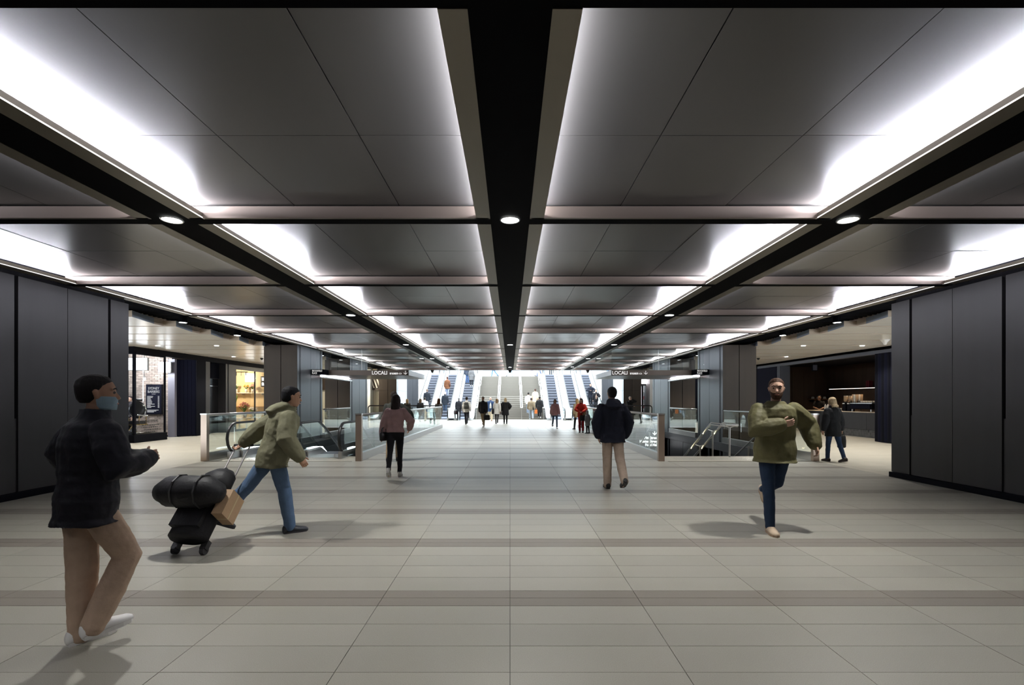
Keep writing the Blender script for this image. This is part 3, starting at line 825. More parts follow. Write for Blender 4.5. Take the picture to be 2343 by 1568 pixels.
def flowers(label, x, y, z, hgt, rad, vase, col, n=26, pot=(.07, .2), leafc=(.10, .22, .05)):
    t = thing('flower_vase', label, 'flowers', (x, y, z), 0, 'vases of flowers in the flower shop')
    MB().lathe([(pot[0] * .8, 0), (pot[0], pot[1] * .5), (pot[0] * .75, pot[1])], (x, y, z), 12).build('vase', vase, t, smooth=True)
    sm = MB(); bl = MB()
    for k in range(n):
        a = random.uniform(0, 2 * PI); rr = rad * math.sqrt(random.random()); zz = z + pot[1] + hgt * (1 - .45 * (rr / rad) ** 2) * random.uniform(.75, 1)
        p = (x + rr * math.cos(a), y + rr * math.sin(a), zz)
        sm.tube([(x, y, z + pot[1] * .9), p], .004, 5)
        bl.ball(p, .035, .035, .03, 8, 4)
    sm.build('stems', mat('stem_green', leafc, .6), t); bl.build('blossoms', mat('petals', col, .6), t, smooth=True)
    return t
wv2 = mat('white_ceramic', (.8, .78, .74), .3)
flowers('white vase of cream flowers at the near end of the white shelf', -15.3, 27.04, 1.97, .28, .17, wv2, (.85, .8, .62))
flowers('white vase of golden flowers in the middle of the white shelf', -14.75, 27.04, 1.97, .26, .17, wv2, (.75, .45, .08))
flowers('vase of pale pink flowers at the far end of the white shelf', -14.35, 26.95, 1.97, .26, .16, wv2, (.8, .45, .35), 34)
flowers('big pink hydrangea bunch in a grey bucket by the window', -14.05, 25.55, .62, .55, .28, M['steel'], (.75, .30, .27), 60, (.13, .3))
flowers('white flowers in a low bucket beside the pink hydrangeas', -13.95, 26.2, .62, .32, .24, M['steel'], (.85, .8, .75), 40, (.13, .25))
t = thing('leafy_plant', 'tall green sword-leaved plant standing on the flower shop bench', 'plant', (-14.3, 25.0, .62))
MB().lathe([(.09, 0), (.12, .12), (.11, .3)], (-14.3, 25.0, .62), 12).build('pot', wv2, t, smooth=True)
for k in range(12):
    a = k * 2.4; l = random.uniform(.6, .95); dx, dy = .16 * math.cos(a), .16 * math.sin(a)
    MB().rings([((-14.3, 25.0, .9), (.02, 0, 0), (0, .006, 0)), ((-14.3 + dx * .6, 25.0 + dy * .6, .9 + l * .6), (.045, 0, 0), (0, .008, 0)), ((-14.3 + dx * 1.3, 25.0 + dy * 1.3, .9 + l), (.006, 0, 0), (0, .004, 0))], 6).build('leaf', mat('sword_leaf', (.22, .42, .06), .5), t, smooth=True)
t = thing('display_bench', 'pale timber display bench under the flowers inside the window', 'bench', (-14.2, 25.6, 0))
MB().box(-14.6, -13.75, 24.6, 26.7, .56, .62).build('top', mat('pale_oak', (.65, .48, .28), .5), t)
for (x, yv) in ((-14.55, 24.65), (-14.55, 26.6), (-13.85, 24.65), (-13.85, 26.6)): MB().box(x, x + .06, yv, yv + .06, 0, .56).build('leg', M['steel'], t)
t = thing('display_plinth', 'white plinth of small pots at the near end of the flower shop', 'plinth', (-14.85, 24.75, 0))
MB().box(-15.1, -14.65, 24.55, 24.95, 0, 1.22).build('body', M['white'], t); MB().box(-15.12, -14.63, 24.53, 24.97, 1.22, 1.25).build('top', mat('walnut', (.2, .1, .05), .5), t)
flowers('small potted flowers on the white plinth', -14.88, 24.75, 1.25, .12, .16, wv2, (.8, .6, .35), 16, (.06, .08))
lightbox('glowing white pendant light box above the flower display', -14.45, -13.95, 26.4, 2.55, 3.0, 6, (1, .96, .88))
t = thing('shop_sign', 'pair of glowing white word signs at the far end of the flower shop window', 'sign', (-13.8, 27.2, 2.4))
MB().box(-14.05, -13.66, 27.24, 27.3, 2.30, 2.9).build('panel', M['wall'], t)
text('lettering', 'EM', M['lens'], .22, (-13.98, 27.23, 2.66), (R(90), 0, 0), t); text('lettering', 'RO', M['lens'], .22, (-13.98, 27.23, 2.38), (R(90), 0, 0), t)
t = thing('track_light', 'black ceiling track with spot heads in the flower shop', 'light', (-14.3, 25.5, 3.2))
MB().box(-14.6, -13.9, 25.6, 25.64, 3.02, 3.06).build('track', M['rubber'], t)
for x in (-14.5, -14.25, -14.0):
    MB().tube([(x, 25.62, 3.02), (x, 25.62, 2.85)], .02, 8).build('head', M['rubber'], t); 
MB().tube([(-14.25, 25.62, 3.06), (-14.25, 25.62, 3.55)], .008, 6).build('hanger', M['rubber'], t)
ld = bpy.data.lights.new('flower_shop_lamp', 'POINT'); ld.energy = 330; ld.color = (1, .80, .50); ld.shadow_soft_size = .25
o = bpy.data.objects.new('flower_shop_lamp', ld); C.objects.link(o); o.location = (-15.2, 25.6, 3.0)

# ------------------------------------------------------------------ end of the side concourses
struct(box('wall_end_left', mat('cream_wall', (.82, .78, .66), .6), -20, -8.97, 34.0, 34.3, 0, 2.26))
struct(box('trim_bulkhead_left', M['brown_room'], -20, -8.97, 33.7, 34.3, 2.26, 3.84))
for k in range(3): struct(MB().prism([(-9.9 + k * .22, 3.45), (-9.8 + k * .22, 3.45), (-9.42 + k * .22, 2.4), (-9.5 + k * .22, 2.4)], 33.62, 33.7, 'y').build('trim_slanted_slat', M['plank']))
struct(box('trim_cream_jamb', M['plank'], -9.55, -9.48, 33.94, 34.0, 0, 2.26))
ld = bpy.data.lights.new('corridor_lamp', 'POINT'); ld.energy = 260; ld.color = (1, .9, .7); ld.shadow_soft_size = .2
o = bpy.data.objects.new('corridor_lamp', ld); C.objects.link(o); o.location = (-10.4, 31.5, 3.0)
struct(box('wall_end_right', M['dark'], 8.97, 20, 35.5, 35.8, 0, 3.84))
ps = thing('shop_display', 'bright shelf display of coloured packets inside the far right shop', 'display', (10.0, 34.6, 0))
MB().box(9.55, 10.9, 34.9, 35.2, 0, 2.55).build('back_panel', emis('shop_glow', (1, .93, .97), 2.6), ps)
cols = [(.8, .08, .1), (.05, .1, .5), (.85, .75, .1), (.9, .9, .9), (.75, .2, .45), (.1, .45, .2)]
for r_ in range(6):
    MB().box(9.55, 10.6, 34.55, 34.9, .3 + r_ * .32, .325 + r_ * .32).build('shelf', M['white'], ps)
    pmx = [MB() for _ in cols]
    for k in range(7):
        a = 9.58 + k * .14
        pmx[(k * 5 + r_ * 3) % 6].box(a, a + .11, 34.6, 34.8, .325 + r_ * .32, .5 + r_ * .32 + random.uniform(0, .06))
    for q, m_ in enumerate(pmx):
        if m_.v: stuff(m_.build('packets', mat('packet', cols[q], .4), ps))
df = struct(MB().box(9.0, 9.12, 34.2, 34.4, 0, 2.6).box(9.2, 9.27, 34.2, 34.4, 0, 2.6).box(9.35, 9.42, 34.2, 34.4, 0, 2.6).build('trim_black_door_stack', M['dark']))
t = thing('shop_sign', 'lit white shop sign with a red mark over the far right shop door', 'sign', (9.9, 34.1, 2.75))
MB().box(9.0, 10.9, 34.12, 34.3, 2.58, 3.4).build('panel', M['wall'], t)
MB().box(9.28, 10.4, 34.08, 34.12, 2.70, 3.12).build('white_panel', emis('sign_white_glow', (1, .97, 1), 5), t)
MB().prism([(9.06, 2.98), (9.22, 3.12), (9.22, 2.98), (9.14, 2.70), (9.08, 2.70), (9.12, 2.93)], 34.08, 34.12, 'y').build('red_mark', emis('sign_red_glow', (1, .06, .04), 2.5), t)

# ------------------------------------------------------------------ right concourse: cafe
struct(box('trim_fascia_right', M['fascia_blue'], XF, XF + .25, 17.0, 33.4, 3.27, 3.55))
cf = struct(MB().box(17.7, 17.8, 17, 28, 0, 3.56).build('wall_cafe_back', M['brown_room']))
for k in range(12): box('timber_panel', M['brown_room'], 17.66, 17.7, 17.6 + k * .8, 17.6 + k * .8 + .79, 0, 3.3, cf)
ce = struct(MB().box(XF + .1, 17.8, 27.0, 27.1, 0, 3.56).build('wall_cafe_end', M['brown_room']))
for k in range(6): box('timber_panel', M['brown_room'], 13.75 + k * .66, 13.75 + k * .66 + .65, 26.96, 27.0, 0, 3.3, ce)
struct(box('wall_cafe_front', M['dark'], XF + .02, 20, 16.8, 17.05, 0, 3.56))
struct(box('ceiling_cafe', M['dark'], XF, 20, 16.8, 34, 3.40, 3.84))
struct(box('wall_right_far', M['dark'], XF, XF + .2, 26.6, 34, 0, 3.4))
for k in range(6):
    yv = 17.1 + k * .15
    struct(MB().box(XF - .02, XF + .45, yv, yv + .06, .02, 3.27).box(XF - .03, XF + .0, yv + .06, yv + .14, .02, 3.27).build('door_folded_leaf', M['dark'] if k % 2 else M['navy_panel']))
for k in range(3): struct(MB().box(XF - .03, XF + .5, 24.35 + k * .09, 24.40 + k * .09, .02, 3.27).build('door_track_post', M['fascia_blue']))
struct(box('door_folded_panel', M['navy_panel'], XF, XF + .06, 24.7, 26.6, .02, 3.27))
t = thing('cafe_counter', 'long black cafe counter with steel top and dark tiled plinth', 'counter', (15.1, 21.4, 0))
MB().box(14.80, 15.5, 18.6, 24.4, .32, 1.03).build('body', M['dark'], t)
for k in range(4): MB().box(14.775, 14.80, 18.6 + k * 1.45 + .006, 18.6 + (k + 1) * 1.45 - .006, .32, 1.03).build('front_panel', M['wall'], t)
MB().box(14.85, 15.45, 18.6, 24.4, 0, .32).build('plinth', M['dark'], t)
tm = MB()
for k in range(58):
    for r_ in range(3):
        tm.box(14.835 - random.uniform(0, .01), 14.85, 18.6 + k * .1 + .003, 18.6 + (k + 1) * .1 - .003, .01 + r_ * .1, .105 + r_ * .1)
stuff(tm.build('plinth_tiles', mat('dark_glazed_tile', (.035, .032, .030), .3, island=.4), t))
MB().box(14.76, 15.55, 18.55, 24.45, 1.03, 1.06).build('top', mat('pale_counter_top', (.55, .47, .38), .35), t)
cm = thing('espresso_machine', 'long black espresso machine on the cafe counter', 'coffee machine', (15.15, 20.6, 1.06))
MB().box(14.95, 15.42, 20.0, 21.25, 1.16, 1.40).build('body', M['dark'], cm)
MB().box(14.92, 14.95, 20.05, 21.2, 1.20, 1.37).build('panel', M['navy_panel'], cm)
MB().box(14.95, 15.42, 19.98, 21.27, 1.40, 1.43).build('cup_tray', M['steel'], cm)
for yv in (20.05, 21.15):
    for x in (14.98, 15.35): MB().box(x, x + .05, yv, yv + .05, 1.06, 1.16).build('foot', M['steel'], cm)
for k in range(3): MB().tube([(15.44, 20.25 + k * .38, 1.25), (15.55, 20.25 + k * .38, 1.23)], .02, 8).build('group_handle', M['rubber'], cm)
for k, yv in enumerate((21.42, 21.72)):
    g_ = thing('coffee_grinder', f'black coffee grinder with clear hopper, {ordn[k]} beside the espresso machine', 'coffee grinder', (15.1, yv, 1.06), 0, 'coffee grinders')
    MB().box(15.0, 15.2, yv - .1, yv + .1, 1.06, 1.45).build('body', M['dark'], g_)
    MB().lathe([(.05, 1.45), (.10, 1.55), (.10, 1.72)], (15.1, yv, 0), 12).build('hopper', mat('smoked_hopper', (.35, .25, .16), .15), g_, smooth=True)
    MB().lathe([(.102, 1.72), (.09, 1.75)], (15.1, yv, 0), 12).build('hopper_lid', M['steel'], g_)
    MB().box(14.97, 15.0, yv - .06, yv + .06, 1.38, 1.42).build('badge', wv2, g_)
cup = None
def cups(base, label, spots, grp, r=.04, h=.09, m_=None):
    for k, (x, yv, z) in enumerate(spots):
        o = MB().lathe([(r * .75, 0), (r, h), (r * .9, h), (r * .7, .01)], (0, 0, 0), 10).build('cup', m_ or wv2, smooth=True) if k == 0 else None
        if o is None:
            o = bpy.data.objects.new('cup', cups.src.data); C.objects.link(o)
        cups.src = o if k == 0 else cups.src
        o.location = (x, yv, z); tag(o, label, 'cup', grp)
cups(None, 'white cup standing on the espresso machine tray', [(15.05 + .1 * (k % 3), 20.1 + .12 * (k // 3), 1.43) for k in range(18)], 'cups on the espresso machine')
for k in range(3):
    for j in range(3):
        o = MB().lathe([(.035, 0), (.045, .12), (.05, .36), (.045, .37)], (15.05 + k * .11, 21.0 + j * .1, 1.43), 10).build('cup_stack', wv2 if (k + j) % 2 else mat('kraft_paper', (.5, .36, .24), .6), smooth=True)
        tag(o, 'tall stack of takeaway cups on the grinder end of the espresso machine', 'cups', 'stacks of takeaway cups')
for k, (x, yv) in enumerate(((14.95, 22.75), (15.05, 22.85), (15.0, 23.0))):
    b = thing('syrup_bottle', f'white syrup bottle with pump, {ordn[k]} from the grinders on the counter', 'bottle', (x, yv, 1.06), 0, 'syrup bottles')
    MB().lathe([(.045, 0), (.045, .22), (.02, .27), (.018, .30)], (x, yv, 1.06), 12).build('body', wv2, b, smooth=True)
    MB().tube([(x, yv, 1.36), (x, yv, 1.42), (x - .06, yv, 1.42)], .009, 6).build('pump', M['rubber'], b)
cups(None, 'upturned drinking glass on a steel rack beside the grinders', [(14.95 + .1 * (k % 2), 22.0 + .1 * (k // 2), 1.06 + .18 * 0) for k in range(8)], 'glasses beside the grinders', .04, .13, mat('glassware', (.6, .6, .58), .1, 0, .8))
t = thing('lit_shelf', 'dark wall shelf with a white LED line along its front edge in the cafe', 'shelf', (17.5, 23.0, 2.1))
MB().box(17.3, 17.66, 19.5, 26.2, 2.13, 2.17).build('board', M['dark'], t)
MB().box(17.285, 17.30, 19.5, 26.2, 2.128, 2.150).build('led_line', emis('shelf_led', (1, .86, .76), 3.0), t)
for k in range(2):
    o = MB().box(17.4, 17.6, 23.45 + k * .12, 23.53 + k * .12, 2.17, 2.50).build('menu_book', mat('dark_red_cover', (.14, .02, .03), .5)); tag(o, f'dark red bound book standing on the lit shelf, {ordn[k]} of two', 'book', 'books on the lit shelf')
t = thing('wall_shelf', 'short timber shelf of white cups behind the barista', 'shelf', (17.2, 26.0, 1.6))
MB().box(16.6, 17.65, 26.55, 26.96, 1.58, 1.62).build('board', mat('brown_oak', (.2, .11, .06), .5), t)
MB().box(16.7, 16.74, 26.6, 26.96, 1.45, 1.58).build('bracket', M['dark'], t)
for k, x in enumerate((16.75, 17.05, 17.4)):
    o = MB().lathe([(.07, 0), (.075, .06), (.06, .11), (.05, .12)], (x, 26.75, 1.62), 12).build('tea_pot', wv2, smooth=True); tag(o, f'white teapot on the short timber shelf, {ordn[k]} from the barista', 'teapot', 'teapots behind the barista')
t = thing('ceiling_monitor', 'small dark monitor hung from the cafe ceiling', 'monitor', (14.9, 23.6, 3.0))
MB().box(14.75, 15.02, 23.6, 23.66, 2.98, 3.3).build('casing', M['dark'], t); MB().box(14.78, 14.99, 23.59, 23.60, 3.01, 3.27).build('screen', mat('dim_screen', (.1, .11, .15), .15), t)
MB().tube([(14.88, 23.63, 3.3), (14.88, 23.63, 3.42)], .015, 8).build('bracket', M['dark'], t)
for (x, yv, z, e) in ((15.4, 23.2, 3.2, 200), (16.4, 24.8, 3.2, 200), (15.3, 20.6, 3.2, 120)):
    ld = bpy.data.lights.new('cafe_lamp', 'SPOT'); ld.energy = e; ld.color = (1, .72, .45); ld.spot_size = R(95); ld.spot_blend = .8; ld.shadow_soft_size = .1
    o = bpy.data.objects.new('cafe_lamp', ld); C.objects.link(o); o.location = (x, yv, z)
t = thing('ceiling_speaker', 'white cone loudspeaker under the right plank ceiling', 'loudspeaker', (12.1, 15.6, 3.5))
MB().lathe([(.12, -.001), (.12, -.03), (.06, -.10), (.04, -.16), (.02, -.165)], (12.1, 15.6, 3.5), 14).build('cone', wv2, t, smooth=True)
MB().lathe([(.14, -.0005), (.14, -.012)], (12.1, 15.6, 3.5), 14).build('plate', M['white'], t)

# ------------------------------------------------------------------ stairs down in the right void
st2 = thing('staircase', 'stone stairs going down in the right void from the walkway', 'stairs', (5.78, 13.36, 0))
s0 = None
for k in range(14):
    z1 = -.17 * (k + 1)
    if s0 is None:
        s0 = MB().box(-1.88, 1.88, 0, .31, -.17, 0).build('step', M['stone_cream'], st2, local=True); s0.location = (0, .0, z1)
    else: share(s0, 'step', st2, (0, .305 * k, z1))
MB().prism([(13.36, -.34), (17.7, -2.72), (17.7, -2.9), (13.36, -.5)], 3.92, 7.66, 'x').build('stair_core', M['stone'], st2)
def zdown(y): return 0 if y < 13.7 else -(y - 13.7) * .557
def stair_rail(label, xs, y0, ylast, posts, loop=True, lamps=True, grp='steel handrails on the stairs going down'):
    t = thing('handrail', label, 'handrail', (sum(xs) / len(xs), y0, 0), 0, grp)
    for x in xs:
        for dz in ((.0, -.06) if len(xs) > 1 else (0,)):
            pts = [(x, y0, .90 + dz), (x, 13.95, .90 + dz), (x, ylast, .90 + dz + zdown(ylast) - zdown(13.95))]
            MB().tube(pts, .017 if len(xs) > 1 else .022, 8).build('rail', M['steel'], t, smooth=True)
    for (yv) in posts:
        zt = .86 + zdown(yv) - zdown(13.95) * (1 if yv > 13.95 else 0)
        xm = sum(xs) / len(xs)
        zb = 0 if yv < 13.4 else -.17 * (int((yv - 13.36) / .305) + 1)
        MB().tube([(xm, yv, zb), (xm, yv, zt - .06)], .026, 10).build('post', M['steel'], t)
        if len(xs) > 1: MB().tube([(xs[0], yv, zt), (xm, yv, zt - .06), (xs[1], yv, zt)], .014, 8).build('cross_arm', M['steel'], t)
    if lamps and len(xs) > 1:
        for yv in (14.5, 15.45):
            for x in xs:
                MB().ball((x, yv, .85 + zdown(yv) - zdown(13.95)), .022, .022, .022, 8, 6).build('rail_lamp', emis('rail_lamp_glow', (1, .87, .5), 25), t, smooth=True)
    if loop: MB().tube([(xs[0], y0, .90), (xs[0], y0 - .05, .87), (xs[-1], y0 - .05, .87), (xs[-1], y0, .90)], .02, 8).build('end_loop', M['steel'], t)
    return t
stair_rail('double steel handrail with small lamps down the middle of the stairs', (5.80, 6.14), 13.05, 17.4, (13.15, 14.25, 15.2, 16.3))
stair_rail('steel handrail on the walkway side of the stairs, behind the lettering', (4.12,), 13.45, 17.4, (13.5, 14.3, 15.6), False)
stair_rail('single steel handrail on the shop side of the stairs going down', (7.5,), 13.5, 17.4, (13.55, 15.2), False)
t = thing('direction_sign', 'lit white lettering with a down arrow listing Pitt Street, Hunter Street, Food Hall', 'sign', (6.9, 24.0, -.8))
MB().box(6.25, 7.40, 24.03, 24.06, -.82, .02).build('panel', M['colgrey'], t)
for x in (6.4, 7.25): MB().tube([(x, 24.045, -.82), (x, 24.045, -5.0)], .02, 8).build('post', M['steel'], t)
ew = emis('sign_white_lit', (1, 1, 1), 2.2)
for k, w_ in enumerate(('Pitt Street', 'Hunter Street', 'Food Hall')):
    text('lettering', w_, ew, .185, (7.33, 24.02, -.38 - k * .175), (R(90), 0, 0), t, 'RIGHT', sx=.85, bold=.006)
am = MB().box(7.16, 7.20, 24.012, 24.022, -.17, .0)
for q in (-1, 1): am.prism([(7.18, -.20), (7.18, -.15), (7.18 + q * .10, -.05), (7.18 + q * .10, -.10)], 24.012, 24.022, 'y')
am.build('down_arrow', ew, t)

for x, nm in ((-5.26, 'left'), (0, 'central'), (5.26, 'right')):
    t = thing('dome_camera', f'small black dome camera under the {nm} part of the ceiling end, before the escalators', 'camera', (x, 32.72, CZ), 0, 'dome cameras at the ceiling end')
    MB().lathe([(.12, -.001), (.12, -.04)], (x, 32.72, CZ), 12).build('mount', M['black'], t)
    MB().lathe([(.10, -.041), (.09, -.12), (.05, -.17), (.01, -.18)], (x, 32.72, CZ), 12).build('dome', M['rubber'], t, smooth=True)
for x, nm, m_ in ((-7.25, 'black', M['dark']), (7.25, 'grey', M['colgrey'])):
    t = thing('information_screen', f'{nm} upright screen at street level over the outermost escalator', 'screen', (x, 51, RISE))
    MB().box(x - .24, x + .24, 51, 51.1, RISE + .25, RISE + 1.2).build('screen', m_, t)
    MB().box(x - .05, x + .05, 51.02, 51.08, RISE, RISE + .25).build('stand', M['steel'], t)

# ------------------------------------------------------------------ people
PENDING = []     # meshes grown as one surface: (object, voxel size, smooth steps, wrinkle strength)
def fab(name, col, rough=.8, bump=(60, .25), var=.12): return mat(name, col, rough, 0, .25, bump=bump, var=var, vscale=12)
SKIN = {'fair': mat('skin_fair', (.55, .34, .25), .5, 0, .4), 'tan': mat('skin_tan', (.42, .24, .16), .5, 0, .4)}
HAIR = {}
def hairm(c):
    if c not in HAIR: HAIR[c] = mat('hair', c, .65, 0, .15, bump=(90, .5), stretch=(1, 1, .15), var=.25, vscale=40)
    return HAIR[c]
EYE = mat('eye', (.03, .02, .02), .1); LIP = mat('lips', (.40, .17, .14), .5)
def V(*a): return Vector(a)
def ik(S, T, l1, l2, pole):
    D = T - S; d = min(D.length, (l1 + l2) * .995); n = D.normalized()
    a = (l1 * l1 - l2 * l2 + d * d) / (2 * d); h = math.sqrt(max(0, l1 * l1 - a * a))
    p = pole - n * pole.dot(n)
    if p.length < 1e-4: p = n.orthogonal()
    p.normalize()
    return S + n * a + p * h, S + n * d
def person(label, loc, yaw=0, h=1.72, vox=.012, fem=False, lean=4, legs=((20, 10, 0), (-18, 25, -20)), arms=None,
           top=(.02, .02, .03), tlen='hip', puff=.0, hood=False, sleeves=True, pants=(.05, .05, .06), wide=1.0, shoes=(.03, .03, .03), sole=None,
           hair='short', hcol=(.02, .015, .012), skin='fair', look=0, nod=0, group=None, collar=True, inner=None, beard=False, mask=False, hoodup=False, cap=None, turn=0, name='person', hat=None, zip_=False):
    s = h / 1.75
    t = thing(name, label, 'person', loc, R(yaw), group)
    hipz = .93
    LR = Matrix.Rotation(-R(lean), 3, 'X') @ Matrix.Rotation(R(turn), 3, 'Z')
    HIP = V(0, 0, hipz)
    def T(p): return HIP + LR @ (Vector(p) - HIP)
    sw = .168 if fem else .192
    wx = .82 if fem else 1.0
    # ---- legs
    J = []
    for sd, (a, b, c) in zip((-1, 1), legs):
        H_ = V(sd * .088, 0, hipz)
        k = H_ + V(0, math.sin(R(a)), -math.cos(R(a))) * .43
        an = k + V(sd * -.012, math.sin(R(a - b)), -math.cos(R(a - b))) * .425
        J.append((H_, k, an, c))
    def foot_pts(an, c, pts):
        RX = Matrix.Rotation(-R(c), 3, 'X')
        return [an + RX @ Vector(p) for p in pts]
    low = min(min(p.z for p in foot_pts(an, c, [(0, -.07, -.078), (0, .13, -.078), (0, .19, -.07)])) for (_, _, an, c) in J)
    dz = V(0, 0, -low)
    HIP = HIP + dz
    _T = T
    def T(p): return _T(p - V(0, 0, 0)) if False else HIP + LR @ (Vector(p) - V(0, 0, hipz))
    J = [(a + dz, b + dz, c_ + dz, d) for (a, b, c_, d) in J]
    # ---- arms
    if arms is None: arms = 'walk'
    if arms == 'walk': arms = ((V(-sw - .07, .20, .86), V(-.3, -1, -.2)), (V(sw + .07, -.14, .84), V(.3, -1, -.2)))
    if arms == 'down': arms = ((V(-sw - .06, .03, .83), V(-.5, -1, 0)), (V(sw + .06, .03, .83), V(.5, -1, 0)))
    A = []
    for sd, am in zip((-1, 1), arms):
        S_ = T((sd * sw * .92, 0, 1.405))
        w = T(am[0]); pole = LR @ Vector(am[1])
        e, w = ik(S_, w, .285, .255, pole)
        A.append((S_, e, w, am[2] if len(am) > 2 else None))
    # ---- body: torso, neck, head, arms, hands, legs as one surface
    b = MB()
    def ell(z, rx, ry, y=0, x=0): return (T((x, y, z)), LR @ V(rx, 0, 0), LR @ V(0, ry, 0))
    q = .87 if not fem else .80
    TOR = [(.84, .150, .105), (.95, .162, .112), (1.07, .138 * (.9 if fem else 1), .095), (1.22, .160, .112), (1.34, .172, .112), (1.42, .150, .092), (1.465, .090, .068), (1.485, .060, .058)]
    b.rings([ell(z, rx * q, ry * q) for (z, rx, ry) in TOR] + [ell(1.55, .050, .054, .008), ell(1.60, .048, .054, .015)], 16)
    for (H_, k, an, c) in J:
        b.tube([H_ + V(0, 0, .02), H_ * .5 + k * .5, k, k * .55 + an * .45, an + V(0, 0, .01)], [.082, .068, .050, .050, .036], 12, rnd=True)
        b.tube(foot_pts(an, c, [(0, -.03, -.03), (0, .05, -.045), (0, .14, -.058)]), [.036, .036, .028], 10, rnd=True)
    for sd, (S_, e, w, hd) in zip((-1, 1), A):
        b.tube([S_, S_ * .5 + e * .5, e, e * .6 + w * .4, w], [.052, .045, .036, .036, .024], 12, rnd=True)
    # head
    NK = T((0, .012, 1.56))
    HR = LR @ Matrix.Rotation(R(look), 3, 'Z') @ Matrix.Rotation(-R(nod) + R(lean) * .8, 3, 'X')
    def Hd(p): return NK + HR @ (Vector(p) - V(0, .012, 1.56))
    def hell(y, z, rx, ry, rz=None): return (Hd((0, y, z)), HR @ V(rx, 0, 0), HR @ V(0, ry, 0))
    b.rings([hell(.055, 1.525, .022, .022), hell(.045, 1.535, .042, .052), hell(.036, 1.56, .055, .072), hell(.026, 1.60, .064, .084), hell(.018, 1.645, .071, .094), hell(.012, 1.685, .073, .096), hell(.008, 1.72, .062, .082), hell(.004, 1.742, .040, .054), hell(.002, 1.750, .015, .02)], 18)
    b.rings([(Hd((0, .100, 1.655)), HR @ V(.008, 0, 0), HR @ V(0, .006, 0)), (Hd((0, .118, 1.625)), HR @ V(.013, 0, 0), HR @ V(0, .010, 0)), (Hd((0, .125, 1.605)), HR @ V(.017, 0, 0), HR @ V(0, .013, 0)), (Hd((0, .108, 1.596)), HR @ V(.012, 0, 0), HR @ V(0, .008, 0))], 8)
    for sd in (-1, 1):
        b.tube([Hd((sd * .070, .01, 1.615)), Hd((sd * .080, .002, 1.65)), Hd((sd * .074, .008, 1.665))], [.012, .017, .008], 8, flat=.5, rnd=True)
        b.tube([Hd((sd * .012, .100, 1.668)), Hd((sd * .050, .088, 1.668))], [.011, .009], 8, rnd=True)
    b.tube([Hd((-.022, .100, 1.572)), Hd((0, .112, 1.574)), Hd((.022, .100, 1.572))], [.006, .009, .006], 8, rnd=True)
    # hands
    hb = MB()
    for sd, (S_, e, w, hd) in zip((-1, 1), A):
        d = (w - e).normalized()
        fw = LR @ V(*(hd['thumb'] if hd else (0, 1, .15)))
        th = fw - d * fw.dot(d)
        if th.length < .1: th = (LR @ V(0, 0, 1)) - d * d.dot(LR @ V(0, 0, 1))
        th.normalize()
        nrm = d.cross(th).normalized()          # palm normal, turned towards the body
        if nrm.dot(LR @ V(-sd, 0, 0)) < 0: nrm = -nrm
        if hd and hd.get('flip'): nrm = -nrm
        cu = hd['curl'] if hd else 22
        hb.rings([(w - d * .02, th * .022, nrm * .018), (w + d * .02, th * .030, nrm * .017), (w + d * .06, th * .041, nrm * .016), (w + d * .088, th * .040, nrm * .013), (w + d * .095, th * .03, nrm * .007)], 12)
        for off, ln in ((.030, .068), (.010, .076), (-.011, .070), (-.031, .055)):
            p = w + d * .082 + th * off; pts = [p]; an = cu * .4
            for q_ in range(3):
                dd = d * math.cos(R(an)) + nrm * math.sin(R(an)); p = p + dd * ln * (.42, .32, .26)[q_]; pts.append(p); an += cu
            hb.tube(pts, [.0088, .0082, .0075, .0062], 8, rnd=True)
        p = w + d * .022 + th * .030; dd = (d * .72 + th * .62 + nrm * .25).normalized(); p2 = p + dd * .045; dd2 = (d * .9 + th * .25 + nrm * .4).normalized()
        hb.tube([p - dd * .015, p, p2, p2 + dd2 * .032], [.012, .0115, .010, .0075], 8, rnd=True)
    if vox <= .009:
        n0 = len(b.v); b.v += hb.v; b.f += [tuple(i + n0 for i in f) for f in hb.f]; b.m += hb.m
        hb = None
    body = b.build('body', SKIN[skin], t, True, s)
    PENDING.append((body, vox * (.62 if vox <= .009 else 1), 2, 0))
    if hb: hands = hb.build('hands', SKIN[skin], t, True, s, smooth=True); PENDING.append((hands, .0062, 1, 0, body))
    # ---- face parts
    ey = MB(); bw = MB()
    for sd in (-1, 1):
        c = Hd((sd * .031, .098, 1.645)); ey.ball(c, .011, .011, .009, 8, 6)
        bw.tube([Hd((sd * .016, .112, 1.668)), Hd((sd * .034, .108, 1.674)), Hd((sd * .050, .094, 1.667))], [.004, .005, .003], 6, rnd=True)
    ey.build('eyes', EYE, t, True, s, True)
    if vox <= .012: bw.build('eyebrows', hairm(hcol), t, True, s, True)
    m_ = MB().tube([Hd((-.022, .104, 1.572)), Hd((0, .118, 1.573)), Hd((.022, .104, 1.572))], [.004, .007, .004], 8, rnd=True); m_.build('lips', LIP, t, True, s, True)
    # ---- hair
    hm = hairm(hcol)
